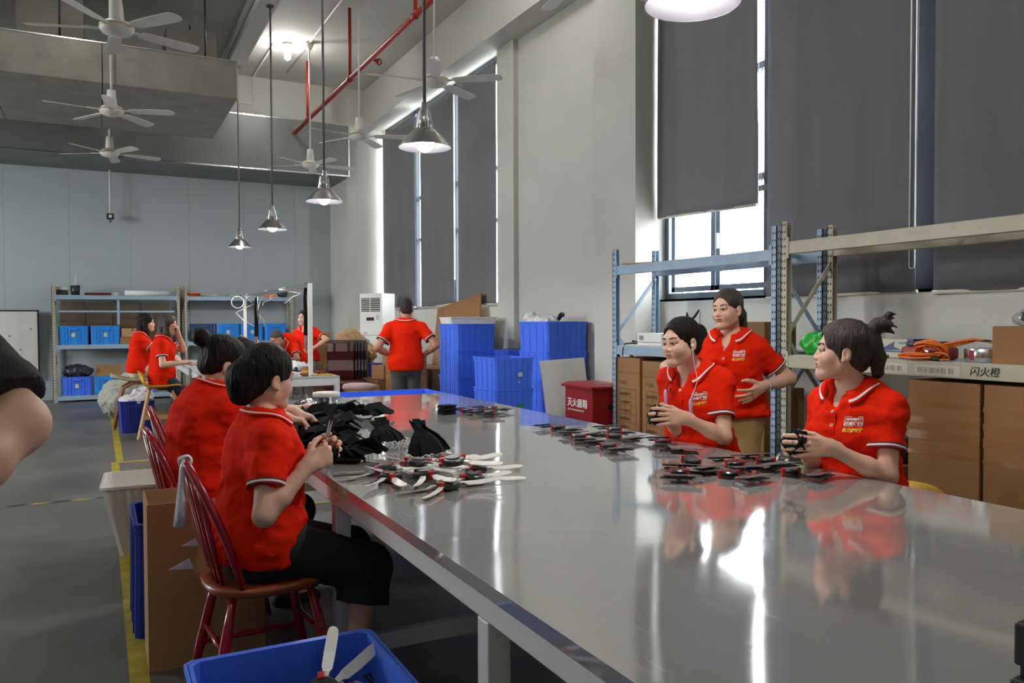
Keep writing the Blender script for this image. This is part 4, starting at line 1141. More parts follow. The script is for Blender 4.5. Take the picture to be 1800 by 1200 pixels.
# tray behind the far end of the table
bt = crate('bright blue open tray behind the far end of the steel table', (2.33, 6.78, .40), (.95, .95, .33), 'blue_bin', taper=.05, nl=1, nw=1, rims=1, rib=.0, name='blue_tray', cat='tray')
st = thing('tray_stand', 'low dark stand under the bright blue tray', 'stand', (2.33, 6.78, 0))
MB().box((-.4, -.4, .36), (.4, .4, .40)).build('stand_top', 'dark_metal', st)
for sx in (-1, 1):
    for sy in (-1, 1): MB().box((sx * .36 - .02, sy * .36 - .02, 0), (sx * .36 + .02, sy * .36 + .02, .36)).build('leg', 'dark_metal', st)
# foreground bin
crate('large blue bin of loose propeller parts in front, cut off by the bottom edge', (.43, 1.86, 0), (.50, .70, .50), 'blue_bin', taper=.06, nl=1, nw=1, rims=1, rib=0, wall=.012, name='parts_bin', cat='bin', fill=('prop_dark', .35))

# ------------------------------------------------------------------ cartons
def carton(label, lo, hi, mtl='card', rz=0, open_top=False, tape=True, prints=None, group=None, name='carton', flaps=0.0, tape_bands=()):
    c = [(lo[0] + hi[0]) / 2, (lo[1] + hi[1]) / 2, lo[2]]; S_ = [hi[i] - lo[i] for i in range(3)]
    t = thing(name, label, 'box', c, rz, group); x, y, h = S_[0] / 2, S_[1] / 2, S_[2]
    if open_top:
        w = .006
        o = [(-x, -y), (x, -y), (x, y), (-x, y)]; i_ = [(-x + w, -y + w), (x - w, -y + w), (x - w, y - w), (-x + w, y - w)]
        MB().loft([[(*p, 0) for p in o], [(*p, h) for p in o], [(*p, h) for p in i_], [(*p, .01) for p in i_]], smooth=False).build('box_body', mtl, t)
    else:
        MB().box((-x, -y, 0), (x, y, h)).build('box_body', mtl, t, bevel=.006)
        if tape:
            MB().box((-.025, -y - .0008, h - .06), (.025, y + .0008, h + .0008)).build('tape_strip', 'tape_clear', t)
    for z_, hh_ in tape_bands:
        MB().box((-x - .0012, -y - .0012, z_), (x + .0012, y + .0012, z_ + hh_)).build('tape_strip', 'tape_clear', t)
    return t
carton('tall open tan carton standing behind the nearest red chair', (.155, 3.41, 0), (.60, 3.72, .665), 'card_tan', open_top=True)
# two printed cartons under the blue rack
for k, (y0, y1, l) in enumerate(((5.70, 6.06, 'tall printed brown carton under the blue rack, beside the red fire box'), (5.30, 5.665, 'tall printed brown carton under the blue rack, behind the woman with earphones'))):
    c = carton(l, (4.22, y0, .166), (4.64, y1, 1.05 - .02 * k), 'card', tape=False)
    yc = .0; W_ = y1 - y0; z0 = .10
    x = -.2112
    for (a, b, zl, zh) in [(-.12, .13, .60, .605)] + [(-.12, .13, .60 - .075 * j, .603 - .075 * j) for j in range(1, 8)] + [(-.12, -.117, .075, .60), (.127, .13, .075, .60), (-.03, -.028, .30, .60), (.05, .052, .30, .60)]:
        MB().box((x, -b, zl), (x + .002, -a, zh)).build('print_line', 'print_brown', c)
    text_part('print_text', '产品名', .04, 'print_brown', c, (x, .13, .645), (R(90), 0, R(-90)))
    rr = random.Random(k)
    for j in range(7):
        text_part('print_text', ''.join(rr.choice('数量规格型号颜色毛重尺寸箱') for _ in range(5)), .030, 'print_brown', c, (x, .115, .545 - .075 * j), (R(90), 0, R(-90)))
    text_part('print_text', '↑ ☂ ♡ △', .055, 'print_brown', c, (x, .12, .015), (R(90), 0, R(-90)))
    MB().box((-.2108, -.18, .745 - .02 * k), (.2108, .18, .753 - .02 * k)).build('fold_line', 'card_dark', c)
carton('brown carton leaning low behind the khaki trousers, under the blue rack', (4.22, 4.22, .166), (4.62, 4.85, .88), 'card')
carton('small brown carton on the lower shelf of the blue rack, behind the standing woman', (4.30, 4.30, 1.165), (4.62, 4.68, 1.37), 'card_dark')
tp_ = [(.60, .025), (.69, .05), (.78, .04), (.88, .03)]
carton('big brown carton bound with clear tape under the cream rack, left of two', (4.23, 2.655, 0), (4.66, 3.085, 1.03), 'card', tape=False, tape_bands=tp_)
carton('big taped brown carton under the cream rack, cut off by the right edge', (4.23, 2.17, 0), (4.66, 2.635, 1.03), 'card', tape=False, tape_bands=tp_)
carton('film-wrapped brown carton on the cream shelf at the right edge', (4.24, 2.22, 1.14), (4.60, 2.60, 1.345), 'card', tape=True)
carton('low brown carton behind the seated woman at the right, dark parts on it', (4.26, 3.15, 0), (4.66, 3.62, .50), 'card_dark')

# ------------------------------------------------------------------ steel racks
def rack(label, loc, rz, length, depth, height, mtl, levels, bh=.07, post=None):
    """front edge at local y=0, length along +x, depth along +y"""
    t = thing('steel_rack', label, 'rack', loc, rz)
    pw = .05
    for y in (0, depth - pw):
        for x in (0, length - pw):
            p = MB().box((x, y, 0), (x + pw, y + .006, height)).box((x if x == 0 else x + pw - .006, y, 0), (x + .006 if x == 0 else x + pw, y + pw, height)).box((x, y + pw - .006, 0), (x + pw, y + pw, height)).build('upright', post or mtl, t)
            hm = MB()
            for k in range(int(height / .05)):
                z = .03 + k * .05
                for q in (.014, .036): hm.box((x + q - .004, y - .0012, z), (x + q + .004, y + .0005, z + .016))
                xo = x - .0012 if x == 0 else x + pw - .0005
                for q in (.016, .036): hm.box((xo, y + q - .003, z + .01), (xo + .0017, y + q + .003, z + .026))
            hm.build('slots', 'hole', p, kind='stuff')
    for x in (0, length - pw):
        zs = np.linspace(.2, height - .26, 4)
        for i in range(3):
            a, b = (pw * .5, depth - pw * .5) if (i + (x > 0)) % 2 == 0 else (depth - pw * .5, pw * .5)
            MB().beam((x + pw / 2, a, zs[i]), (x + pw / 2, b, zs[i + 1]), .012, .03).build('brace', mtl, t)
    for (z, deck) in levels:
        for y in (0.0, depth - .045):
            MB().box((pw, y, z - bh), (length - pw, y + .045, z)).build('beam', mtl, t, bevel=.004)
        for x in (pw, length - pw - .05):
            MB().box((x - .006 if x == pw else x + .03, -.004, z - bh - .03), (x + .02 if x == pw else x + .056, .0, z + .03)).build('beam_clip', mtl, t)
        if deck == 'board': MB().box((pw, .03, z - .004), (length - pw, depth - .03, z + .004)).build('deck', 'shelf', t)
        else:
            for k in range(5):
                xx = pw + (length - 2 * pw) * (k + .5) / 5
                MB().box((xx - .02, .045, z - .035), (xx + .02, depth - .045, z - .008)).build('deck_bar', mtl, t)
    return t
# racks by the right windows: local +x runs towards -Y
rk1 = rack('pale blue steel rack below the raised blind, behind the standing woman', (4.20, 6.09, 0), R(-90), 2.0, .50, 2.04, 'blue_frame', [(.16, 'board'), (1.155, 'board'), (1.88, 'bars')], .08)
rk2 = rack('cream steel rack at the right with an orange cable on its shelf', (4.20, 4.05, 0), R(-90), 2.05, .50, 2.06, 'cream_frame', [(1.14, 'board'), (1.92, 'bars')], .085)
for (x, txt, mm, sz, shr) in ((.60, '丨乚', 'ink', .04, 0), (.72, '狼牙溜冰鞋 粉', 'faint_print', .036, 0), (1.04, '狼牙溜冰鞋 粉', 'faint_print', .036, 0), (1.355, '闪火橙', 'ink', .055, .1)):
    if mm == 'faint_print': MB().box((x - .015, -.0016, 1.067), (x + .262, -.0008, 1.125)).build('paper_label', 'label', rk2)
    text_part('label_text', txt, sz, mm, rk2, (x, -.0024, 1.08), (R(90), 0, 0), shear=shr)
# racks at the back wall
rb1 = rack('grey-blue back wall rack at the left, light blue bins on its shelf', (-.72, 15.82, 0), 0, 2.05, .5, 2.04, 'blue_frame', [(.10, 'board'), (.99, 'board'), (1.86, 'board')], post='cream_frame')
rb2 = rack('grey-blue back wall rack at the right, partly behind the white gantry', (1.40, 15.86, 0), 0, 2.0, .5, 2.04, 'blue_frame', [(.10, 'board'), (1.02, 'board'), (1.86, 'board')], post='cream_frame')
bn = [(-.40, .995, 'sky_bin', 'light blue bin with a pale label at the left end of the middle back shelf'), (.10, .995, 'sky_bin', 'light blue bin second from the left on the middle back shelf'),
      (-.36, .105, 'blue_bin', 'blue bin at the left end of the bottom back shelf, dark wrapped parts on it'), (.14, .105, 'sky_bin', 'blue bin on the bottom back shelf under a cardboard flap'), (.66, .105, 'blue_bin', 'blue bin on the bottom back shelf beside the grey sack'),
      (1.72, 1.025, 'navy_bin', 'navy bin on the right back rack, left of the light blue ones'), (2.17, 1.025, 'sky_bin', 'light blue bin with a white label, next to the navy bin'), (2.61, 1.025, 'sky_bin', 'light blue bin behind the hanging black strap'), (3.05, 1.025, 'sky_bin', 'light blue bin at the right end of the back racks')]
for x, z, mm, l in bn:
    crate(l, (x, 15.985, z), (.47 if x < 1.5 else .42, .26, .33), mm, taper=.03, nl=4, nw=3, handle=True, rims=1, sticker=[('-y', 0, .17, .06, .07, 'label')])
for (x0, x1, z0, z1, l) in ((-.62, -.22, 1.0, 1.40, 'brown carton at the left of the dim row behind the bins'), (-.2, .22, 1.0, 1.36, 'lower brown carton in the dim row above the second light blue bin'), (.24, .66, 1.0, 1.45, 'brown carton in the dim row right of the light blue bins'), (.68, 1.2, 1.0, 1.42, 'brown carton in the dim row behind the two young women'),
                            (-.6, -.22, 1.405, 1.76, 'upper brown carton at the left end of the dim row'), (-.2, .22, 1.365, 1.74, 'upper brown carton in the dim row above the second light blue bin'), (.24, .66, 1.455, 1.77, 'upper brown carton in the dim row above the small parcels'), (.7, 1.18, 1.425, 1.74, 'upper brown carton in the dim row behind the two young women')):
    carton(l, (x0, 16.13, z0), (x1, 16.30, z1), 'card_dark', tape=False)
gp = thing('film_sheet', 'clear glossy plastic sheet hung in front of the dim cartons of the back rack', 'sheet', (-.66, 15.86, 1.345))
MB().box((0, 0, 0), (1.9, .003, .45)).build('sheet_film', 'film', gp)
MB().box((.95, -.01, 0), (.99, .0, .45)).box((0, -.006, .22), (1.9, -.001, .25)).build('sheet_bars', 'blue_frame', gp)
carton('small brown parcel on the middle back shelf, upper of two', (.36, 15.86, 1.12), (.72, 16.0, 1.28), 'card_tan', R(-4))
carton('small brown parcel on the middle back shelf, lower of two', (.33, 15.87, .995), (.64, 16.04, 1.115), 'card', 0)

# ------------------------------------------------------------------ white bench with its gantry
wb = thing('white_bench', 'white steel workbench with an overhead gantry, grey top', 'table', (2.5, 9.22, 0))
MB().box((-1.4, 0, .72), (0, 5.2, .75)).build('bench_top', 'shelf', wb, bevel=.004)
for a, b in (((-1.4, 0, .64), (0, .05, .72)), ((-.05, .05, .64), (0, 5.15, .72)), ((-1.4, .05, .64), (-1.35, 5.15, .72)), ((-1.4, 5.15, .64), (0, 5.2, .72))): MB().box(a, b).build('bench_rail', 'white_metal', wb, bevel=.004)
for x in (-1.4, -.06):
    for y in (0, 2.6, 5.14): MB().box((x, y, 0), (x + .06, y + .06, .64)).build('leg', 'white_metal', wb, bevel=.004)
for (x, y) in ((-.27, .3), (-.27, 5.05), (.12 - .2, 5.05)): MB().box((x - .025, y - .025, .75), (x + .025, y + .025, 1.84)).build('gantry_post', 'white_metal', wb, bevel=.004)
MB().box((-.295, .3, 1.79), (-.245, 5.05, 1.84)).build('gantry_beam', 'bright_metal', wb)
MB().box((-.32, .22, .75), (-.2, .42, .765)).build('post_foot', 'white_metal', wb)
for (x, y, z0, w, l) in ((2.23, 9.75, 1.05, .045, 'black hanging strap with a silver buckle in front of the standing woman at the bench'), (2.23, 13.2, .98, .05, 'black hanging strap near the far gantry post')):
    t = thing('hanging_strap', l, 'strap', (x, y, z0))
    pts = [(0, 0, .17), (.005, .01, .40), (-.006, .0, .62), (.0, .0, .80)]; rings = []
    for i, p in enumerate(pts):
        ww = (w, w * 1.0, w * .8, w * .35)[i]; rings.append([(p[0] - ww / 2, p[1] - .012, p[2]), (p[0] + ww / 2, p[1] - .006, p[2]), (p[0] + ww / 2, p[1] + .008, p[2]), (p[0] - ww / 2, p[1] + .012, p[2])])
    MB().loft(rings, smooth=False).build('webbing', 'fabric_black', t)
    MB().tube([(.03, 0, .12), (.034, .004, .5), (.012, 0, .81)], .007, 6).build('loose_cord', 'fabric_black', t)
    MB().box((-.018, -.012, -.02), (.014, .012, .17)).build('buckle', 'bright_metal', t, bevel=.004)
rr = random.Random(3)
for k, (y, z) in enumerate(((13.9, 1.84), (13.4, 1.84), (12.4, 1.84), (11.2, 1.84))):
    p = [(2.23 + rr.uniform(-.05, .05), y + rr.uniform(-.1, .1), 1.85)]
    for j in range(5): p.append((p[0][0] + rr.uniform(-.16, .22), p[0][1] + rr.uniform(-.2, .2), 1.82 - j * (.14 if k < 2 else .05)))
    m = MB().tube([tuple(Vector(p[i]).lerp(Vector(p[i + 1]), q / 3)) for i in range(5) for q in range(3)], .007, 6)
    tag(m.build('white_cable', 'white_metal'), ('white cable trailing from the far end of the gantry', 'second white cable drooping from the far gantry', 'white cable looped over the middle of the gantry beam', 'white cable lying over the near part of the gantry beam')[k], 'cable')
m = MB().tube([(2.1 + .1 * math.cos(a), 14.2, 1.72 + .1 * math.sin(a)) for a in np.linspace(0, 6.28, 19)[:-1]], .008, 6, closed=True)
tag(m.build('cable_coil', 'white_metal'), 'ring of white cable hanging at the far gantry post', 'cable')

# ------------------------------------------------------------------ seats at the back
yc = thing('yellow_chair', 'yellow shell chair on splayed pale wood legs, under the long-haired woman', 'chair', (.66, 10.55, 0), R(-4))
def shell_chair(t, zs, seatm, legm, back=.20, w=.22):
    rings = []
    prof = [(-.26, zs + back), (-.245, zs + back * .6), (-.20, zs + .04), (-.1, zs), (.05, zs - .002), (.18, zs + .012), (.225, zs + .002)]
    for i, (x, z) in enumerate(prof):
        r_ = []
        for j in range(11):
            u = -1 + j / 5; ww = w * (1 - .35 * max(0, (z - zs) / max(back, .01)) * abs(u)); r_.append((x + (.06 * u * u if i < 2 else 0), u * ww, z + .035 * u * u * (i > 1) - (.05 * u * u if i < 2 else 0)))
        rings.append(r_ + [(p[0] + (.014 if i < 3 else 0), p[1] * .97, p[2] - (.016 if i >= 3 else .0) - .004) for p in reversed(r_)])
    MB().loft(rings).build('seat_shell', seatm, t)
    for sx in (-1, 1):
        for sy in (-1, 1): MB().beam((sx * .13, sy * .15, zs - .02), (sx * .25, sy * .235, 0), .04, .032).build('leg', legm, t, bevel=.006)
    for sy in (-1, 1): MB().beam((-.20, sy * .2, zs * .42), (.20, sy * .2, zs * .42), .022, .05).build('stretcher', legm, t)
    MB().beam((-.14, -.15, zs - .03), (-.14, .15, zs - .03), .03, .05).build('seat_rail', legm, t)
    MB().beam((.14, -.15, zs - .03), (.14, .15, zs - .03), .03, .05).build('seat_rail', legm, t)
shell_chair(yc, .60, 'yellow_seat', 'pale_wood')
y2 = dup(yc, (2.82, 2.17, 0), R(190), label='yellow shell chair under the seated woman at the right, only its rim showing'); y2.scale = (1.1, 1.1, .86)
y3 = dup(yc, (2.74, 3.17, 0), R(205), label='yellow shell chair hidden under the woman with earphones'); y3.scale = (1, 1, .88)
bc = thing('beige_chair', 'beige padded chair on bent brown wood legs, under the black-haired young woman', 'chair', (.42, 11.66, 0))
MB().loft([[(x, y * .23, z) for y, z in ((-1, .62 + dz), (0, .605 + dz), (1, .62 + dz), (1, .645 + dz), (0, .66 + dz), (-1, .645 + dz))] for x, dz in ((-.30, .06), (-.22, .035), (-.08, .0), (.1, -.005), (.24, .01))]).build('seat_cushion', 'beige_seat', bc)
for sy in (-1, 1):
    MB().tube([(-.26, sy * .2, 0), (-.2, sy * .2, .35), (-.15, sy * .2, .53), (-.05, sy * .2, .59), (.08, sy * .2, .59), (.16, sy * .2, .53), (.2, sy * .2, .35), (.25, sy * .2, 0)], .019, 8).build('bent_leg', 'brown_wood', bc)
MB().beam((-.2, -.2, .35), (-.2, .2, .35), .025, .025).build('stretcher', 'brown_wood', bc); MB().beam((.2, -.2, .35), (.2, .2, .35), .025, .025).build('stretcher', 'brown_wood', bc)
ps = thing('round_stool', 'round pink velvet stool on yellow metal legs', 'stool', (3.17, 10.75, 0))
MB().lathe([(0, .53), (.15, .53), (.2, .52), (.215, .49), (.215, .46), (.2, .445), (0, .445)], n=32).build('cushion', 'pink', ps)
MB().lathe([(.17, .425), (.2, .425), (.2, .445), (.17, .445), (.17, .425)], n=32).build('seat_ring', 'gold_leg', ps)
for k in range(4):
    a = math.pi / 4 + k * math.pi / 2; MB().cyl((.17 * math.cos(a), .17 * math.sin(a), .43), (.22 * math.cos(a), .22 * math.sin(a), 0), .014, n=8).build('leg', 'gold_leg', ps)
ms = thing('leather_armchair', 'maroon leather armchair with a dark ribbed shell, back turned to the bench', 'chair', (3.42, 12.35, 0), R(-20))
prof = [(-.05, .48), (-.10, .62), (-.055, .78), (-.09, .92), (-.05, 1.06)]
MB().loft([[(-.26, y, z) for y, z in prof] + [(-.26, y + .12, z) for y, z in reversed(prof)], [(.16, y, z) for y, z in prof] + [(.16, y + .12, z) for y, z in reversed(prof)]], smooth=False).build('backrest', 'maroon', ms, bevel=.02)
for k in range(4): MB().loft([[(x, y + .05 + .02, z) for y, z in prof] + [(x, y + .2, z + .01) for y, z in reversed(prof)] for x in (.165 + .05 * k, .205 + .05 * k)], smooth=False).build('shell_rib', 'dark_leather', ms, bevel=.01)
MB().box((-.27, .08, .44), (.36, .2, 1.09)).build('shell', 'dark_leather', ms, bevel=.03)
MB().box((-.27, -.45, .34), (.34, .1, .48)).build('seat', 'maroon', ms, bevel=.03)
for x in (-.16, .06): MB().box((x, -.12, .92), (x + .03, -.09, 1.05)).build('strap', 'dark_leather', ms)
MB().cyl((.03, -.15, .06), (.03, -.15, .34), .03).build('column', 'dark_metal', ms)
for k in range(5):
    a = k * 2 * math.pi / 5; MB().beam((.03, -.15, .06), (.03 + .3 * math.cos(a), -.15 + .3 * math.sin(a), .03), .04, .035).build('base_arm', 'dark_metal', ms)

# ------------------------------------------------------------------ air conditioner
ac = thing('air_conditioner', 'tall pale floor-standing air conditioner with a dark louvre grille', 'appliance', (4.42, 13.75, 0), R(28))
MB().box((-.17, -.27, 0), (.17, .27, 1.88)).build('cabinet', 'white_metal', ac, bevel=.012)
MB().box((-.175, -.225, 1.56), (-.165, .225, 1.80)).build('grille_opening', 'hole', ac)
for k in range(7): MB().box((-.185, -.225, 1.575 + .033 * k), (-.168, .225, 1.586 + .033 * k)).build('louvre', 'white_metal', ac)
MB().box((-.187, -.005, 1.56), (-.168, .005, 1.80)).build('louvre_post', 'white_metal', ac)
MB().box((-.176, -.08, 1.40), (-.168, .10, 1.46)).build('display', 'black', ac)
MB().box((-.1785, -.02, 1.425), (-.175, .02, 1.435)).build('display_glow', 'fire_red', ac)
MB().box((-.176, -.2, 1.42), (-.170, -.14, 1.50)).build('energy_label', 'label', ac)
MB().box((-.174, -.27, 1.14), (-.168, .27, 1.146)).build('panel_joint', 'hole', ac)
MB().box((-.178, .08, 1.17), (-.168, .18, 1.19)).build('name_badge', 'bright_metal', ac)

# ------------------------------------------------------------------ boards, fire box
wbd = thing('white_board', 'white glossy board in a black frame at the left of the back wall', 'board', (-1.62, 16.34, .42), rot=(R(4), 0, 0))
MB().box((-.70, -.03, 0), (.66, .0, 1.17)).build('board_face', 'fan_white', wbd)
for a, b in (((-.72, -.045, -.02), (-.70, .01, 1.19)), ((.66, -.045, -.02), (.685, .01, 1.19)), ((-.70, -.045, 1.17), (.66, .01, 1.19)), ((-.70, -.045, -.02), (.66, .01, 0))): MB().box(a, b).build('board_frame', 'black', wbd)
for k in range(7): MB().cyl((-.4 + .16 * k, -.034, .5 + .12 * ((k * 3) % 5)), (-.4 + .16 * k, -.028, .5 + .12 * ((k * 3) % 5)), .012, n=10).build('magnet', 'black', wbd)
for sx in (-.6, .55): MB().box((sx, -.02, -.42), (sx + .04, .02, -.02)).build('board_leg', 'black', wbd)
lb = thing('leaning_board', 'pale grey square board leaning against the blue crates', 'board', (4.60, 7.44, .03), rot=(R(-9), R(-2.5), R(2)))
MB().box((-.29, -.012, 0), (.29, .012, .94)).build('board_sheet', 'grey_board', lb, bevel=.003)
fb = thing('fire_extinguisher_box', 'red metal fire extinguisher box with white lettering by the pier', 'box', (4.10, 6.36, 0))
MB().box((-.1, -.24, .02), (.20, .24, .755)).build('cabinet', 'fire_red', fb, bevel=.004)
MB().loft([[(-.13, -.265, .755), (.21, -.265, .755), (.21, .265, .755), (-.13, .265, .755)], [(-.13, -.265, .775), (.21, -.265, .775), (.21, .265, .775), (-.13, .265, .775)], [(-.08, -.22, .80), (.20, -.22, .80), (.20, .22, .80), (-.08, .22, .80)]], smooth=False).build('lid', 'fire_red', fb)
MB().box((-.103, -.24, .435), (-.1, .24, .445)).build('door_joint', 'polo_dark', fb)
MB().box((.06, -.245, .56), (.12, -.239, .60)).build('latch', 'black', fb)
MB().box((.02 - .125, -.19, .36), (-.098, -.175, .40)).build('lock', 'bright_metal', fb)
for sx in (-.06, .16):
    for sy in (-.2, .2): MB().box((sx - .02, sy - .02, 0), (sx + .02, sy + .02, .02)).build('foot', 'fire_red', fb)
text_part('lettering', '灭火器箱', .088, 'white_print', fb, (-.1025, .195, .575), (R(90), 0, R(-90)), bold=.001)
text_part('lettering', 'FIRE EXTINGUISHER BOX', .026, 'white_print', fb, (-.1025, .195, .53), (R(90), 0, R(-90)))
text_part('lettering', '火警119', .10, 'white_print', fb, (-.1025, .19, .285), (R(90), 0, R(-90)), bold=.001)

# ------------------------------------------------------------------ floor markings
def floor_tape(x0, y0, x1, y1, label, mtl='yellow_tape'):
    return tag(MB().box((x0, y0, 0), (x1, y1, .0012)).build('floor_tape', mtl), label, 'tape')
floor_tape(.085, .5, .155, 8.72, 'long yellow floor tape line running away beside the table')
floor_tape(.13, 8.79, .20, 15.0, 'far yellow floor tape line running on to the back racks')
floor_tape(.085, 8.72, 2.0, 8.79, 'yellow floor tape crossing in front of the dark blue bin')
floor_tape(.7, 6.02, 2.6, 6.09, 'yellow floor tape seen under the table')
hz = thing('hazard_tape', 'yellow and black striped floor tape at the left', 'tape', (-4, 7.02, 0))
for k in range(28):
    xx = k * .146; MB().prism([(xx, 0), (xx + .10, 0), (xx + .14, .045), (xx + .04, .045)], .0012).build('stripe', 'yellow_tape' if k % 2 == 0 else 'black_tape', hz)
# ------------------------------------------------------------------ the people
BUN = dict(balls=[((0, -.125, .045), (.042, .042, .042)), ((0, -.10, .02), (.05, .05, .05))])
# 1 woman in front on the red chair, trimming with scissors
P1 = person('person', 'woman on the nearest red chair, dark hair twisted low, trimming with scissors', (.56, 3.08, 1.165), 6, lean=2, neckfwd=-.015, nape=30, headyaw=19, head=(0, -8, 2), s=.97, girth=1.08,
    hands=((.70, 3.02, .865), (.665, 2.875, .865)), elbows=((-.6, -.2, -1), (.35, -.9, -1)),
    hspec=(dict(dir=(.75, .0, .3), palm=(.1, -1, .1), curl=(40, 55, 35)), dict(dir=(.8, .15, .35), palm=(-.1, .95, -.1), curl=(62, 78, 45))),
    feet=((.86, 3.12, .08), (.82, 2.88, .08)), knees=((0, 1, .3), (0, 1, .3)), legs='skirt', skirt_to=.36, legmat='black_cloth',
    hair=dict(vol=.014, low=-.02, balls=[((.0, -.100, -.050), (.050, .052, .060), .03), ((-.0, -.118, .0), (.052, .05, .062), .03)], locks=[[(.03, -.07, .10, .02), (.035, -.10, .05, .022), (.03, -.125, -.01, .024), (.01, -.12, -.07, .02)]]), wr=.010)
# 2 fuller woman behind her, hair up in a bun, head bent over her work
P2 = person('person', 'stout woman in red polo on the second red chair, high bun, bent over her work', (.515, 3.97, 1.175), 8, lean=-1, headyaw=14, head=(0, -26, 0), girth=1.27, s=1.0, neckfwd=-.005, necklen=.105, nape=26,
    hands=((.86, 4.02, .93), (.77, 3.84, .93)), elbows=((-.6, -.2, -1), (.5, -.7, -1)),
    hspec=(dict(dir=(.8, -.1, -.3), curl=(30, 35, 20)), dict(dir=(.9, .1, -.25), curl=(30, 40, 25))),
    feet=((.82, 4.1, .08), (.78, 3.9, .08)), knees=((0, 1, .4), (0, 1, .4)), legmat='black_cloth',
    hair=dict(vol=.018, balls=[((-.01, -.145, .082), (.043, .043, .043), .008), ((0, -.11, .06), (.032, .035, .032), .015)]), hunch=.12, torso=.48, wr=.011)
# 3 woman almost hidden behind the first head
P3 = person('person', 'woman in red polo almost hidden behind the front woman, pale hair clip', (.74, 4.86, 1.15), -5, lean=14, headyaw=-5, head=(0, -25, 0), s=.95,
    hands=((1.1, 4.95, .84), (1.02, 4.72, .86)), elbows=((-.6, -.2, -1), (.3, -.8, -1)), feet=((.85, 4.9, .08), (.8, 4.75, .08)), knees=((0, 1, .4), (0, 1, .4)),
    hair=dict(vol=.016, balls=[((0, -.09, .05), (.05, .05, .06), .02)]), hh=.006, fine_hands=False, h=.01)
# 4 woman with earphones
P9 = person('person', 'seated woman in red polo with lilac neckband earphones and a black bun', (2.53, 3.08, 1.268), 199, lean=12, neckfwd=.045, headyaw=186, head=(0, -4, 3), s=.98, girth=.96,
    hands=((2.425, 2.925, .925), (2.42, 3.06, .915)), elbows=((-.45, -.3, -1), (-.1, -.5, -1)),
    hspec=(dict(dir=(-.95, .12, .1), palm=(.12, .95, -.2), curl=(14, 26, 18), thumb=(25, 15)), dict(dir=(-.95, -.25, .12), palm=(.1, -.95, .15), curl=(24, 34, 22), thumb=(25, 15))),
    feet=((2.5, 2.95, .08), (2.45, 3.15, .08)), knees=((0, 1, .4), (0, 1, .4)), legmat='black_cloth',
    hair=dict(vol=.009, balls=[((-.0, -.125, .045), (.045, .042, .045), .01), ((0, -.09, .02), (.05, .05, .05))], locks=[[(.03, -.09, .12, .008), (.05, -.11, .155, .003)], [(-.01, -.09, .12, .007), (-.025, -.12, .16, .003)], [(-.068, .01, .0, .008), (-.068, 0, -.05, .003)]]),
    buttons=1, logo=(-.095, .79), wr=.011, hh=.003)
# 5 woman standing, hand on hip
P10 = person('person', 'woman in red polo and khaki trousers standing behind, hand on hip, jade bangle', (3.22, 3.51, 1.438), 212, lean=2, headyaw=194, head=(0, -2, 3), s=.97, girth=1.06,
    hands=((3.315, 3.33, 1.005), (3.02, 3.66, .98)), elbows=((-.45, -1, .3), (1, -.3, 0)),
    hspec=(dict(dir=(-.85, .05, -.40), palm=(-.35, .85, .1), curl=(8, 20, 14), spread=12, thumb=(45, 10)), dict(dir=(.2, -.7, -.5), palm=(-.5, .5, 0))),
    legmat='khaki', hairmat='hair_brown', hem=.02,
    hair=dict(vol=.008, line=-.0, low=-.02, balls=[((0, -.10, .03), (.035, .03, .04))], locks=[[(.0, -.115, .03, .028), (-.005, -.135, -.03, .030), (-.01, -.135, -.09, .026), (-.02, -.12, -.125, .012)]]),
    buttons=2, logo=(-.082, .80), wr=.010, hh=.003, skin='skin')
# 6 woman on the right with a top knot
P11 = person('person', 'seated woman in red polo at the right, brown top knot, face in profile', (2.645, 2.225, 1.248), 184, lean=6, neckfwd=.02, headyaw=137, head=(0, 3, 2), s=.99, girth=.98,
    hands=((2.465, 2.125, .895), (2.455, 2.275, .885)), elbows=((-.5, -.3, -1), (.1, -.4, -1)),
    hspec=(dict(dir=(-.92, .3, .08), palm=(.3, .92, -.2), curl=(12, 24, 16), thumb=(25, 15)), dict(dir=(-.95, -.2, .1), palm=(-.0, -.97, .1), curl=(24, 36, 24), thumb=(25, 15))),
    feet=((2.5, 2.0, .08), (2.48, 2.2, .08)), knees=((0, 1, .4), (0, 1, .4)), legmat='black_cloth', hairmat='hair_brown',
    hair=dict(vol=.014, balls=[((.0, -.112, .100), (.030, .030, .026), .012), ((0, -.130, .118), (.034, .032, .030), .01), ((0, -.085, .03), (.055, .05, .06), .02)],
              locks=[[(0, -.13, .12, .026), (x_, -.165, .125 + z_, .010), (x_ * 1.7, -.19, .115 + z_ * 1.3, .003)] for x_, z_ in ((-.02, .0), (.015, .028), (-.01, .04), (.025, .01), (0, -.02))] + [[(0, -.115, .06, .03), (0, -.135, -.01, .030), (.0, -.135, -.07, .02), (0, -.13, -.095, .004)], [(.02, -.11, .05, .02), (.025, -.128, -.03, .018), (.02, -.125, -.10, .004)], [(-.066, .02, .01, .006), (-.068, .012, -.05, .002)]]),
    buttons=2, logo=(-.085, .78), wr=.011, hh=.003)
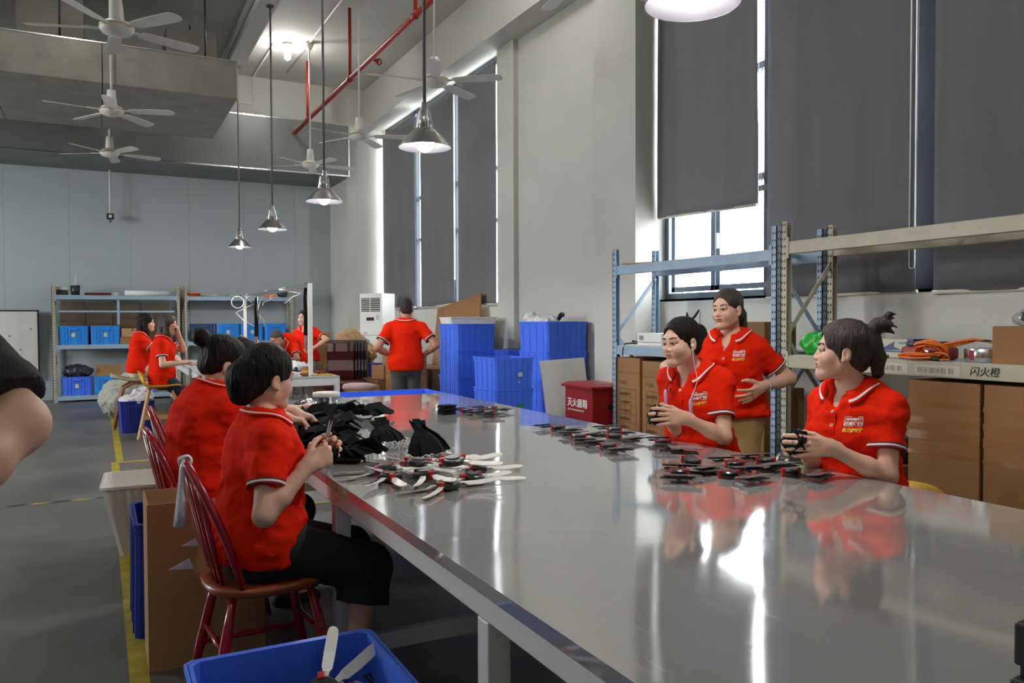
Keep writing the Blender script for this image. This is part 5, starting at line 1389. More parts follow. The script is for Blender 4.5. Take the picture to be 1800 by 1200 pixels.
# 7 man seen from behind
P8 = person('person', 'man in red polo and dark grey trousers seen from behind, hands on hips', (3.25, 9.02, 1.53), 66, lean=0, headyaw=78, head=(0, -8, 0), male=True, bust=False, s=1.0, girth=1.02,
    hands=((3.10, 9.06, .97), (3.44, 8.92, .98)), elbows=((-.8, -.8, .1), (.8, -.8, .1)),
    hspec=(dict(dir=(.3, .5, -.6), palm=(.8, -.2, .2), curl=(15, 25, 15)), dict(dir=(-.1, .7, -.5), palm=(-.8, .5, .1), curl=(15, 25, 15))),
    legmat='dark_trouser', hair=dict(vol=.003, short=1, low=-.05), hairmat='hair_dark', hh=.006, fine_hands=False, h=.01, skin='skin_dark', hem=-.15, torso=.49)
# 8, 9 man bending and woman standing at the white bench
P7 = person('person', 'woman with dark cap of hair in red polo standing at the bench, hand on hip', (2.88, 12.7, 1.44), 228, headyaw=218, s=1.0, hands=((2.97, 12.47, .97), (2.63, 12.6, .95)), elbows=((-1, -.2, .2), (1, -.2, -.6)),
    hspec=(dict(dir=(-.7, .1, -.4), palm=(-.4, .5, 0)), None), legmat='grey_trouser', hair=dict(vol=.012), hh=.007, fine_hands=False, h=.011, buttons=0)
P6 = person('person', 'grey-haired man in red polo bending low over the white bench', (2.30, 11.87, 1.135), 232, lean=40, headyaw=205, head=(0, -35, 0), male=True, bust=False, s=.97, hunch=.3,
    hands=((2.30, 11.62, .82), (2.15, 11.85, .82)), elbows=((-.8, .1, -.5), (.8, .1, -.5)), skin='skin_dark', legmat='grey_trouser', hair=dict(vol=.002, short=1), hairmat='hair_grey', hh=.007, fine_hands=False, h=.011)
# 10, 11 two young women on the left
P4 = person('person', 'young woman with long black hair in red polo, sitting on the beige chair', (.56, 11.65, 1.37), -4, lean=4, headyaw=2, s=.97, hands=((.95, 11.5, .90), (.92, 11.4, .88)), elbows=((-.5, -.2, -1), (.4, -.5, -1)),
    feet=((.95, 11.75, .35), (.9, 11.5, .35)), knees=((0, 1, .5), (0, 1, .5)), legmat='cream_trouser',
    hair=dict(vol=.012, locks=[[(sx * .06, -.02, .0, .035), (sx * .065, -.01, -.09, .034), (sx * .06, .0, -.17, .028), (sx * .055, .01, -.23, .01)] for sx in (-1, 1)] + [[(0, -.06, 0, .06), (0, -.07, -.10, .055), (0, -.06, -.18, .04)]]), hh=.006, fine_hands=False, h=.010)
P5 = person('person', 'long-haired young woman on the yellow chair, hand at her face, brown hair', (.75, 10.54, 1.345), -6, lean=2, headyaw=-12, head=(0, -6, 0), s=.98, hands=((.86, 10.50, 1.24), (.90, 10.26, .90)), elbows=((-.2, .8, -.8), (.3, -.6, -1)),
    hspec=(dict(dir=(-.2, -.3, .9), palm=(-.8, 0, -.3), curl=(30, 40, 30)), dict(dir=(.9, 0, .1), curl=(30, 30, 20))), feet=((1.05, 10.6, .08), (1.0, 10.4, .08)), knees=((0, 1, .4), (0, 1, .4)), legmat='navy_cloth', hairmat='hair_brown', hem=-.3,
    hair=dict(vol=.012, locks=[[(sx * .06, -.02, .0, .036), (sx * .066, -.005, -.1, .036), (sx * .062, .01, -.21, .03), (sx * .055, .02, -.30, .012)] for sx in (-1, 1)] + [[(0, -.06, 0, .06), (0, -.07, -.12, .055), (0, -.05, -.24, .04), (0, -.04, -.30, .02)]]), hh=.006, fine_hands=False, h=.010)
# 12 passer-by in black, cut off by the left edge
P12 = person('person', 'person in black T-shirt cut off by the left edge, bare forearm bent', (-.475, 1.56, 1.655), 236, headyaw=236, male=True, bust=False, s=1.0, girth=1.05, hands=((-.235, 1.185, 1.11), (-.68, 1.40, 1.12)), elbows=((-.62, -.78, -.15), (1, 0, -.6)),
    hspec=(dict(dir=(-.9, -.2, .1), palm=(-.1, .9, .3), curl=(35, 45, 30)), dict(dir=(.5, -.6, .2), palm=(.6, .5, .2), curl=(35, 45, 30))), legmat='dark_trouser', shirt='black_shirt', sleeve=.90, collar=False, hair=dict(vol=.006, short=1), hairmat='hair_dark', hh=.006)
# ------------------------------------------------------------------ things on the table
def soft(name, label, cat, prims, mtl, h=.012, wr=(.008, 18), parent=None, seed=1, kind=None):
    v, f = sdf_mesh(prims, h); c = v.mean(0); c[2] = v[:, 2].min()
    v = wrinkle(v, f, wr[0], wr[1], seed=seed); v = wrinkle(v, f, wr[0] * .5, wr[1] * 2.6, seed=seed + 5) - c
    me = np_mesh(name, [(v, f)], [mtl]); o = bpy.data.objects.new(name, me); COL.objects.link(o)
    if parent is not None:
        o.parent = parent; o.location = Vector(c) - Vector(parent.location)
    else:
        o.location = c; tag(o, label, cat)
    return o
def white_rotor(label, loc, rz, rot=None):
    t = thing('propeller_toy', label, 'toy', loc, rz, 'white bladed propeller toys in a heap', rot=rot); t.scale = (1.14,) * 3
    MB().lathe([(0, 0), (.036, 0), (.041, .004), (.041, .017), (.036, .021), (0, .022)], n=26, smooth=False).build('hub', 'prop_dark', t)
    MB().lathe([(.012, .022), (.026, .022), (.024, .026), (.0, .027)], n=20, smooth=False).build('hub_cap', 'black', t)
    for a in (35, 200): 
        T = Matrix.Rotation(R(a), 4, 'Z'); MB().box((.030, -.009, -.003), (.048, .009, .026), T=T).build('clip', 'prop_red', t, bevel=.003)
    for a in (-18, 22, 165, 205):
        T = Matrix.Rotation(R(a), 4, 'Z'); rings = []
        for r_, w, z, tw in ((.035, .006, .010, 0), (.055, .008, .011, .1), (.068, .0125, .006, .25), (.11, .0135, .004, .25), (.155, .0135, .006, .22), (.172, .011, .006, .2), (.178, .005, .006, .2)):
            rings.append([T @ Vector((r_, s * w, z + s * w * tw + h)) for s, h in ((-1, 0), (1, 0), (1, .003), (-1, .003))])
        MB().loft(rings, smooth=False).build('blade', 'prop_white', t)
    return t
w0 = white_rotor('white bladed propeller toy on top of the heap, nearest the table edge reflection', (1.195, 2.80, .835), R(-28), rot=(R(6), R(-3), R(-28)))
for x, y, z, rz, rx, ry, l in ((1.235, 2.98, .815, 40, 2, 3, 'white bladed propeller toy at the back of the heap, before the ringed straps'), (1.07, 2.765, .800, 75, -4, 2, 'white bladed propeller toy in the middle of the heap'), (1.00, 3.03, .784, 5, 0, 0, 'white bladed propeller toy at the far left of the heap'),
                              (.965, 2.86, .786, 60, 0, 2, 'white bladed propeller toy lying left, above the dark blue blade'), (1.10, 2.63, .784, 20, 0, -1, 'white bladed propeller toy lowest in the heap, nearest the camera'), (1.23, 2.70, .786, -5, 0, 1, 'white bladed propeller toy at the right underside of the heap')):
    dup(w0, (x, y, z), rot=(R(rx), R(ry), R(rz)), label=l)
for x, y, z, rz, rx, ry, l in ((1.09, 2.90, .822, -50, -3, 4, 'white bladed propeller toy crosswise on the middle of the heap'), (1.31, 2.84, .788, 15, 0, 0, 'white bladed propeller toy at the right end of the heap'), (1.13, 3.06, .788, 110, 2, 0, 'white bladed propeller toy at the rear left of the heap')):
    dup(w0, (x, y, z), rot=(R(rx), R(ry), R(rz)), label=l)
db = MB().loft([[(x, s * w, .004 + .02 * x + h) for s, h in ((-1, 0), (1, 0), (1, .004), (-1, .004))] for x, w in ((-.09, .008), (-.06, .014), (.07, .015), (.09, .008))], smooth=False).build('loose_blade', 'blade_blue')
db.location = (.965, 2.955, .795); db.rotation_euler = (0, R(8), R(-62)); tag(db, 'dark blue blade lying at the left of the white propeller heap', 'blade')

def dark_rotor(label, loc, rz, rot=None):
    t = thing('dark_propeller_toy', label, 'toy', loc, rz, 'dark bladed propeller toys along the right edge', rot=rot)
    MB().lathe([(0, .004), (.030, .004), (.034, .008), (.034, .013), (.028, .016), (.034, .019), (.034, .024), (.029, .028), (0, .028)], n=24, smooth=False).build('hub', 'prop_dark', t)
    for a in (60, 240):
        T = Matrix.Rotation(R(a), 4, 'Z'); MB().box((.026, -.007, .0), (.040, .007, .031), T=T).build('clip', 'prop_red', t, bevel=.002)
    for sgn in (-1, 1):
        MB().box((min(0, sgn * .15), -.007, .008), (max(0, sgn * .15), .007, .013)).build('arm', 'prop_dark', t)
        for k, (xc, y0) in enumerate(((sgn * .085, .0), (sgn * .135, .01))):
            fr = MB(); z0 = .013 + .004 * k
            for q in (-.0145, .0, .0145): fr.box((xc + q - .0035, -.058 + y0, z0), (xc + q + .0035, .058 + y0, z0 + .003))
            for q in (-.055, .0, .055): fr.box((xc - .018, q + y0 - .004, z0), (xc + .018, q + y0 + .004, z0 + .003))
            fr.build('blade_frame', 'prop_dark', t)
        MB().box((sgn * .115 - .028, -.085, -.0015), (sgn * .115 + .028, .055, .0015), T=Matrix.Translation((0, 0, .026)) @ Matrix.Translation((sgn * .115, 0, 0)) @ Matrix.Rotation(R(7), 4, 'Y') @ Matrix.Translation((-sgn * .115, 0, 0))).build('blade', 'prop_grey', t, bevel=.0012)
    return t
d0 = dark_rotor('dark bladed propeller toy leaning up on others, before the seated woman at the right', (2.12, 2.52, .80), R(70), rot=(R(3), R(-13), R(70)))
for x, y, z, rz, l in ((2.22, 3.74, .781, 100, 'dark propeller toy farthest along the middle group at the right table edge'), (2.14, 3.40, .781, 75, 'dark propeller toy in the middle group, left of the one with a bright blade'), (2.30, 3.32, .781, 110, 'dark propeller toy in the middle group nearest the table edge'),
                     (2.10, 3.08, .781, 85, 'dark propeller toy in the middle group, nearest the camera'), (2.38, 3.03, .785, 60, 'dark propeller toy under the hands of the woman with earphones'), (2.44, 3.52, .781, 80, 'dark propeller toy of the middle group against the table edge, far side'),
                     (2.12, 2.30, .781, 95, 'dark propeller toy with a shining blade, nearest the camera of the right group'), (2.29, 2.45, .781, 70, 'dark propeller toy in the middle of the right group'), (2.36, 2.22, .781, 105, 'dark propeller toy of the right group before the black fabric in her hands'), (1.98, 2.42, .781, 50, 'dark propeller toy under the leaning one, at the left of the right group'), (2.45, 2.44, .781, 80, 'dark propeller toy of the right group at the table edge'),
                     (2.13, 4.75, .781, 95, 'dark propeller toy in the far group beside the black pads'), (2.22, 4.60, .781, 70, 'dark propeller toy in the far group, nearest the camera'), (2.33, 4.80, .781, 110, 'dark propeller toy in the far group against the table edge')):
    dup(d0, (x, y, z), rot=(0, 0, R(rz)), label=l)
t = thing('pad_stack', 'small stack of black pads left of the far dark propeller toys', 'pads', (2.0, 4.78, .78), R(20))
for k in range(6): MB().cbox((.004 * (k % 3 - 1), .005 * ((k * 2) % 3 - 1), .005 + .010 * k), (.10, .075, .0085), T=Matrix.Rotation(R(7 * (k % 4 - 1.5)), 4, 'Z')).build('pad', 'fabric_black', t, bevel=.002)

def ring_mesh(): return MB().tube([(.0165 * math.cos(a), 0, .0165 * math.sin(a)) for a in np.linspace(0, 2 * math.pi, 17)[:-1]], .0021, 5, closed=True).mesh('ring', 'ring_steel')
RING = ring_mesh()
def add_ring(par, loc, rot):
    o = bpy.data.objects.new('ring', RING); COL.objects.link(o); o.parent = par; o.location = loc; o.rotation_euler = rot; return o
def strap_mesh(path, w, th=.0035, roll=0.0):
    path = [Vector(p) for p in path]; rings = []
    for i, p in enumerate(path):
        d = (path[min(i + 1, len(path) - 1)] - path[max(i - 1, 0)]).normalized()
        s_ = d.cross(Vector((0, 0, 1))); s_ = s_.normalized() if s_.length > .05 else Vector((1, 0, 0)).cross(d).normalized() * -1 if abs(d.x) < .9 else Vector((0, 1, 0))
        if i and s_.dot(prev) < 0: s_ = -s_
        prev = s_.copy(); s_ = Matrix.Rotation(roll * math.sin(math.pi * (i + .5) / len(path)), 3, d) @ s_; n = s_.cross(d).normalized()
        rings.append([p + s_ * (w / 2) - n * th / 2, p + s_ * (w / 2) + n * th / 2, p - s_ * (w / 2) + n * th / 2, p - s_ * (w / 2) - n * th / 2])
    return MB().loft(rings, smooth=False)
def bunch(label, loc, n, size, rz, seed, spread=1.9):
    """straps gathered like a little tent, rings showing along the lower edge"""
    t = thing('strap_bunch', label, 'straps', loc, rz, 'bunches of black straps with steel rings'); rr = random.Random(seed)
    for k in range(n):
        a = (k / (n - 1) - .5) * spread * 1.5 - math.pi / 2; r_ = size * (.36 + .05 * rr.random())
        b = Vector((r_ * math.cos(a) * 1.55, r_ * math.sin(a) * .85, .034 + .012 * rr.random())); top = Vector((size * .42 * (k - n / 2) / n + rr.uniform(-.01, .01), .02 + .02 * rr.random(), size * (.56 + .12 * rr.random())))
        mid = b.lerp(top, .55) + Vector((.0, .0, size * .08)); e = top + Vector((rr.uniform(-.03, .03), .03, size * .2 * rr.uniform(.2, 1.2)))
        s_ = strap_mesh([b, b.lerp(mid, .5) + Vector((0, 0, .008)), mid, top, e], .032 + .006 * rr.random()).build('strap', 'fabric_black', t)
        add_ring(s_, b + Vector((.014 * math.cos(a), .016 * math.sin(a), -.013)), (R(rr.uniform(-25, 25)), 0, a + R(90 + rr.uniform(-30, 30))))
    return t
bunch('black strap bunch with a row of steel rings, smaller of two standing', (1.20, 3.60, .78), 14, .165, R(22), 1, 2.1)
bunch('larger black strap bunch with rings, standing behind the white propellers', (1.255, 3.20, .78), 18, .205, R(40), 2, 2.4)
def heap(label, loc, n, ext, hgt, seed, rings=True, dirn=0, spread=180):
    t = thing('strap_heap', label, 'straps', loc, 0, 'loose heaps of black straps'); rr = random.Random(seed)
    for k in range(n):
        x, y = rr.uniform(-1, 1) * ext[0], rr.uniform(-1, 1) * ext[1]; z = .006 + hgt * (k / n) * (1 - .5 * max(abs(x) / ext[0], abs(y) / ext[1]))
        a = R(dirn + rr.uniform(-spread, spread) * .5); L_ = rr.uniform(.13, .19); d = Vector((math.cos(a), math.sin(a), 0)); c = Vector((x, y, z))
        li = rr.uniform(.008, .05)
        p = [c - d * L_ * .5 + Vector((0, 0, rr.uniform(0, .02))), c - d * L_ * .2 + Vector((0, 0, li)), c + d * L_ * .15 + Vector((0, 0, li * 1.2 + .004)), c + d * L_ * .5 + Vector((0, 0, rr.uniform(0, .02)))]
        p = [Vector((q.x, q.y, max(q.z, .004))) for q in p]
        s_ = strap_mesh(p, rr.uniform(.045, .065), .006, rr.uniform(-1.0, 1.0)).build('strap', 'fabric_black', t)
        if rings and k % 2 == 0: add_ring(s_, p[0] - d * .012 + Vector((0, 0, .008)), (R(rr.uniform(-40, 40)), 0, a + R(90)))
    return t
heap('big loose heap of black straps before the clear jar, between the two seated women', (1.05, 4.45, .78), 38, (.15, .30), .085, 4, False)
heap('loose black straps spreading right from the clear jar', (1.42, 4.86, .78), 18, (.16, .13), .05, 5, False, -20, 90)
heap('black straps with steel rings beyond the scissors', (.96, 3.85, .78), 26, (.11, .18), .085, 6, True, -30, 120)
heap('fan of black straps with steel rings at the left table edge, beside the scissors hand', (.98, 3.42, .78), 18, (.09, .11), .07, 7, True, -35, 50)
# clear jar, bag of rings
t = thing('clear_jar', 'clear plastic jar with a wide pale lid and black bits inside', 'jar', (1.36, 5.36, .78))
MB().lathe([(0, .002), (.08, .002), (.086, .01), (.086, .105), (.083, .105), (.083, .012), (0, .006)], n=32).build('jar_wall', 'jar', t)
MB().lathe([(.0, .125), (.088, .125), (.091, .12), (.091, .098), (.088, .098), (.0, .12)], n=32).build('lid', 'fan_white', t)
rr = random.Random(9)
for k in range(12):
    a = rr.uniform(0, 6.28); r_ = rr.uniform(0, .055); MB().lathe([(.006, 0), (.016, 0), (.016, .02), (.006, .02)], (r_ * math.cos(a), r_ * math.sin(a), .012 + .018 * (k % 4)), n=12).build('black_ring', 'black', t)
t = thing('ring_bag', 'clear bag of small black rings left of the clear jar', 'bag', (1.17, 5.30, .78))
for k in range(16):
    a = rr.uniform(0, 6.28); r_ = rr.uniform(.02, .085); c = Vector((r_ * math.cos(a), r_ * .7 * math.sin(a), .02 + .09 * rr.random() * (1 - r_ / .1)))
    T = Matrix.Rotation(R(60 + rr.uniform(-30, 30)), 4, 'X') @ Matrix.Rotation(rr.uniform(-1, 1), 4, 'Y')
    MB().tube([T @ Vector((.012 * math.cos(q), .012 * math.sin(q), 0)) + c for q in np.linspace(0, 6.283, 15)[:-1]], .0055, 6, closed=True).build('black_ring', 'black', t)
soft('bag_film', '', '', [Ell((1.17, 5.30, .83), (.12, .09, .065), k=.02)], 'film', .012, (.012, 22), t)
# stacked black trays at the right bottom corner
t = thing('black_trays', 'stack of two black plastic trays cut off at the lower right corner', 'tray', (1.46, .53, .78), R(2))
MB().box((-.26, -.2, 0), (.26, .18, .068)).build('tray', 'black', t, bevel=.004); MB().box((-.25, -.2, .086), (.26, .18, .15)).build('tray', 'black', t, bevel=.004)
MB().box((-.245, -.19, .068), (.25, .172, .086)).build('tray_core', 'black', t)
# scissors and fabric in hands
H1 = P1['arms']
t = thing('scissors', 'small bright scissors in the hand of the nearest woman', 'scissors', (.748, 2.955, .94), rot=(R(25), R(-72), R(20)))
for s_ in (-1, 1):
    MB().loft([[(x, s_ * (.002 + .10 * x * .5) - w, z) for z in (-.001, .001)] + [(x, s_ * (.002 + .10 * x * .5) + w, z) for z in (.001, -.001)] for x, w in ((0, .005), (.03, .005), (.075, .001))], smooth=False).build('blade', 'chrome', t)
    MB().tube([(-.028 + .018 * math.cos(a), s_ * .014 + .012 * math.sin(a), 0) for a in np.linspace(0, 6.283, 15)[:-1]], .0032, 6, closed=True).build('handle_loop', 'black', t)
def held(label, loc, seed, s_=.05):
    t = thing('folded_straps', label, 'straps', loc); rr = random.Random(seed)
    for k in range(7):
        T = Matrix.Rotation(R(rr.uniform(-40, 40)), 4, 'X') @ Matrix.Rotation(R(rr.uniform(60, 120)), 4, 'Y') @ Matrix.Rotation(R(rr.uniform(0, 90)), 4, 'Z')
        MB().cbox((0, 0, (k - 3) * .009), (s_ * 1.5, s_ * 1.3, .007), T=T).build('strap_fold', 'fabric_black', t, bevel=.002)
held('black folded straps held by the woman with earphones', (2.315, 2.99, .935), 1)
held('black folded straps held by the seated woman at the right', (2.365, 2.20, .91), 2, .056)
held('black strap held under the scissors of the nearest woman', (.755, 2.95, .885), 3, .035)
# neckband earphones
def pt(p): return (float(p[0]), float(p[1]), float(p[2]))
N9, f9, r9, s9 = P9['neck'], P9['fwc'], P9['rtc'], P9['sp']
t = thing('neckband_earphones', 'lilac neckband earphones hanging round the neck of the seated woman', 'earphones', pt(N9))
loc = lambda a, b, c: Vector(pt(r9 * a + f9 * b + s9 * c))
for sx, dz in ((-1, -.165), (1, -.125)):
    MB().tube([loc(sx * .066, -.01, .005), loc(sx * .078, .055, -.03), loc(sx * .07, .125, -.075), loc(sx * .068, .155, dz + .06)], .0035, 6).build('neckband', 'lilac', t)
    MB().tube([loc(sx * .068, .155, dz + .065), loc(sx * .068, .158, dz + .05), loc(sx * .068, .162, dz - .0), loc(sx * .068, .162, dz - .012)], [.004, .0085, .0085, .005], 10).build('pod', 'lilac', t)
Lh = lambda x, y, z: Vector(pt(P9['head'] + P9['Bh'] @ (V3(x, y, z) * P9['hs']) - N9))
ear = Lh(-.082, .008, -.012)
MB().ball(ear, (.008, .008, .011), 12).build('earbud', 'white_print', t)
MB().tube([ear, ear + loc(-.004, .012, -.05), loc(-.085, .10, -.02), loc(-.072, .150, -.10)], .0016, 5).build('cord', 'white_print', t)
# bangles and clip worn by people
def bangle(P, i, k, r_, mtl, wd=.0045):
    S, E_, W = P['arms'][i]; d = nrm(W - E_); c = E_ + (W - E_) * k; x_ = nrm(np.cross(d, V3(0, 0, 1))); y_ = np.cross(d, x_)
    m = MB().tube([pt(c + (x_ * math.cos(a) + y_ * math.sin(a)) * r_) for a in np.linspace(0, 6.283, 25)[:-1]], wd, 8, closed=True)
    spawn('bangle', m.mesh('bangle', mtl), P['base'])
bangle(P10, 0, .86, .031, 'jade', .0048); bangle(P2, 1, .93, .031, 'gold', .003)
m = MB().box((-.03, -.006, -.004), (.03, .006, .004)); o = spawn('hair_clip', m.mesh('hair_clip', 'gold'), P3['base']); o.location = pt(P3['head'] + P3['Bh'] @ V3(.02, -.05, .135)); o.rotation_euler = (.3, .4, .6)

# parts in the foreground bin
for x, y, z, rx, ry, rz, l in ((.50, 2.04, .41, 20, -28, 40, 'white bladed toy sticking up in the front blue bin'), (.60, 2.0, .385, 0, 10, 100, 'white bladed toy at the right side of the front blue bin'), (.40, 2.0, .39, 5, 0, 10, 'white bladed toy lying deep in the front blue bin'), (.56, 2.10, .365, 0, 6, 60, 'white bladed toy at the near end of the front blue bin')):
    dup(w0, (x, y, z), rot=(R(rx), R(ry), R(rz)), label=l, group='propeller toys in the front bin')
for x, y, rz, l in ((.58, 2.06, 10, 'dark bladed toy at the far side of the front blue bin'), (.40, 1.96, 70, 'dark bladed toy in the middle of the front blue bin'), (.55, 1.70, 30, 'dark bladed toy at the near right of the front blue bin')):
    dup(d0, (x, y, .372), rot=(R(8), R(-6), R(rz)), label=l, group='propeller toys in the front bin')
rd = MB().cyl((0, 0, 0), (.02, .02, .16), .003, n=8).build('steel_rod', 'chrome'); rd.location = (.30, 1.98, .32); tag(rd, 'thin bright rod standing in the front blue bin', 'rod')

# ------------------------------------------------------------------ on the right racks
XS = 4.36; ZD = 1.145
soft('green_bag', 'crumpled green plastic bag on the cream shelf by the blue upright', 'bag', [Ell((4.34, 3.83, ZD + .07), (.09, .15, .08), k=.05), Ell((4.36, 3.72, ZD + .13), (.06, .07, .09), k=.05)], 'green_bag', .012, (.022, 14))
t = thing('navy_box', 'navy cardboard box at the back of the cream shelf behind the green bag', 'box', (4.55, 3.80, ZD)); MB().box((-.06, -.2, 0), (.06, .2, .15)).build('box_body', 'navy_box', t, bevel=.003); MB().box((-.062, -.2, .1), (-.06, .2, .11)).build('print_band', 'white_print', t)
t = thing('printed_box', 'pale printed box with a navy edge on the cream shelf behind the top knot', 'box', (4.46, 3.33, ZD)); MB().box((-.07, -.15, 0), (.07, .19, .115)).build('box_body', 'label', t, bevel=.003); MB().box((-.072, -.16, 0), (.07, -.12, .118)).build('box_end', 'navy_box', t); MB().box((-.0725, -.12, .035), (-.0705, .19, .042)).build('print_band', 'navy_box', t); MB().prism([(-.08, .045), (.0, .085), (.03, .10), (.02, .07), (.08, .05)], .002, Matrix.Translation((-.0735, 0, 0)) @ Matrix.Rotation(R(-90), 4, 'Z') @ Matrix.Rotation(R(90), 4, 'X')).build('print_shape', 'navy_box', t); MB().box((-.073, -.1, .088), (-.0705, -.06, .10)).build('print_band', 'cyan', t)
t = thing('screwdriver', 'thin dark screwdriver with a brown handle on the front of the cream shelf', 'tool', (4.27, 3.38, ZD + .012), R(4)); MB().cyl((0, .08, 0), (0, -.05, 0), .006, n=8).build('shaft', 'black', t); MB().cyl((0, -.05, 0), (0, -.12, 0), .012, n=10).build('handle', 'brown_wood', t)
rt_ = thing('tool_case', 'red and black tool case lying behind the orange cable', 'case', (4.44, 3.10, ZD))
MB().box((-.08, -.14, 0), (.08, .14, .075)).build('case_body', 'fire_red', rt_, bevel=.02); MB().box((-.06, -.10, .075), (.07, .12, .105)).build('case_top', 'black', rt_, bevel=.01); MB().box((-.084, -.05, .03), (-.078, -.02, .055)).build('case_clip', 'bright_metal', rt_)
rr = random.Random(5); oc = thing('orange_cable', 'tangled orange extension cable on the front of the cream shelf', 'cable', (4.28, 2.98, ZD))
def coil(cx, cy, cz, rx, ry, n, tilt, jit):
    pts = []
    for i in range(int(n * 14)):
        a = 2 * math.pi * i / 14; T = Matrix.Rotation(tilt + .12 * math.sin(a * .31), 3, 'Y')
        p = T @ Vector((rx * (1 + jit * math.sin(a * .43 + 1)) * math.cos(a), ry * (1 + jit * math.cos(a * .37)) * math.sin(a), .012 * math.sin(a * .23)))
        pts.append(Vector((cx, cy, cz)) + p + Vector((rr.uniform(-.004, .004),) * 3))
    return [Vector((p.x, p.y, max(p.z, .008))) for p in pts]
MB().tube(coil(.0, .0, .06, .055, .085, 7, R(50), .25), .0062, 6).build('coil', 'orange', oc)
MB().tube(coil(-.02, .07, .022, .04, .10, 5, R(6), .3), .0062, 6).build('coil', 'orange', oc)
MB().tube([(.02, -.05, .09), (.05, -.12, .11), (.08, -.2, .125), (.11, -.24, .12), (.13, -.30, .10), (.13, -.33, .07)] , .007, 6).build('cable_end', 'orange', oc)
MB().tube([(.03, -.06, .08), (.08, -.14, .10), (.1, -.20, .12)], .009, 6).build('cable_end', 'orange', oc); MB().tube([(.09, -.18, .123), (.12, -.27, .115), (.14, -.3, .09)], .008, 6).build('dark_cable', 'black', oc)
MB().tube([(-.05, -.06, .045 + .0), (-.06, -.10, .05), (-.06, -.14, .04), (-.05, -.15, .015), (-.05, -.10, .008), (-.04, -.04, .008)], .006, 6).build('cable_end', 'orange', oc)
MB().cyl((-.04, -.03, .012), (-.045, -.09, .012), .013, n=10).build('plug', 'black', oc)
t = thing('film_roll', 'glossy grey film roll lying on the cream shelf beside the carton', 'roll', (4.40, 2.73, ZD)); MB().lathe([(.045, 0), (.105, 0), (.108, .004), (.108, .072), (.105, .076), (.045, .076), (.045, 0)], n=36).build('roll_body', 'bright_metal', t); MB().box((-.1095, -.0, .01), (-.105, .028, .066)).build('red_mark', 'fire_red', t)
soft('wrapped_parts', 'black parts in clear film on the carton at the right edge', 'parts', [Ell((4.42, 2.40, 1.39), (.10, .14, .05), k=.05), Ell((4.40, 2.33, 1.41), (.07, .06, .06), k=.04)], 'dark_wrap', .012, (.02, 22))
soft('film_bag', 'clear film bag spilling over the carton at the right edge', 'bag', [Ell((4.40, 2.47, 1.385), (.12, .10, .042), k=.05)], 'film', .014, (.02, 18))
soft('dark_parts', 'grey black parts piled on the low carton behind the seated woman', 'parts', [Ell((4.40, 3.32, .56), (.14, .16, .06), k=.05), Ell((4.36, 3.22, .60), (.08, .07, .07), k=.05)], 'dark_wrap', .014, (.025, 18))
soft('clear_bag', 'big crumpled clear plastic bag between the standing and the right seated woman', 'bag', [Ell((3.60, 3.22, .38), (.20, .26, .38), k=.08), Ell((3.54, 3.10, .66), (.15, .18, .12), k=.08)], 'milky', .018, (.035, 11))
ZB = 1.16
t = thing('white_device', 'flat white metal device box on the lower shelf of the blue rack', 'device', (4.40, 5.62, ZB)); MB().box((-.14, -.17, 0), (.16, .17, .11)).build('device_body', 'white_metal', t, bevel=.004); MB().box((-.142, -.16, .03), (-.139, .16, .034)).build('seam', 'hole', t); MB().box((-.143, .08, .05), (-.139, .14, .09)).build('vent', 'faint_print', t)
t = thing('small_radio', 'small dark radio with an antenna on the blue rack shelf', 'radio', (4.55, 5.37, ZB)); MB().box((-.06, -.09, 0), (.06, .09, .15)).build('radio_body', 'dark_metal', t, bevel=.006); MB().cyl((0, -.07, .15), (0, -.08, .30), .003, n=6).build('antenna', 'dark_metal', t); MB().lathe([(0, .0), (.03, 0), (.03, .012), (0, .012)], (0, 0, .15), n=14).build('knob', 'bright_metal', t)
m = MB().tube([(4.28, 6.0, ZB + .012), (4.30, 5.9, ZB + .02), (4.27, 5.84, ZB + .015), (4.3, 5.8, ZB + .03), (4.26, 5.86, ZB + .04), (4.32, 5.93, ZB + .03)], .008, 6).tube([(4.198, 5.93, ZB - .1), (4.196, 5.92, ZB - .03), (4.21, 5.91, ZB + .014), (4.27, 5.90, ZB + .02)], .005, 6)
tag(m.build('black_lead', 'black'), 'black lead curled over the edge of the blue rack shelf', 'cable')
t = MB().box((-.17, -.30, 0), (.17, .30, .012)).build('cardboard_sheet', 'card_tan', bevel=.002); t.location = (4.44, 5.72, 1.885); t.rotation_euler = (R(1.5), 0, R(8)); tag(t, 'thin cardboard sheet lying on top of the blue rack', 'sheet')

# ------------------------------------------------------------------ on and around the crates
soft('wrapped_parts', 'white and dark parts in a clear bag on the crate stack by the pier', 'parts', [Ell((4.62, 8.12, 1.385), (.16, .26, .06), k=.05), Ell((4.50, 8.20, 1.42), (.08, .10, .07), k=.04)], 'white_bag', .014, (.025, 16))
for (x, y, z, r_, l) in ((4.70, 7.86, 1.44, .10, 'dark curved blade piece upright on the crate stack by the pier'), (4.62, 8.30, 1.43, .07, 'dark curved handle piece in the bag on the crate stack')):
    tag(MB().tube([(x + .03 * math.sin(a), y + r_ * .5 * math.cos(a), z - .06 + r_ * math.sin(a) * .9) for a in np.linspace(.1, 2.6, 9)], [.02, .03, .034, .034, .03, .026, .022, .016, .01], 8, flat=.45).build('curved_part', 'dark_wrap'), l, 'parts')
t = MB().box((-.01, -.85, 0), (.01, .75, 1.0)).build('cardboard_sheet', 'card'); t.location = (4.72, 11.1, .70); t.rotation_euler = (R(-7), R(9), 0); tag(t, 'big brown cardboard sheet leaning on the wall behind the man', 'sheet')
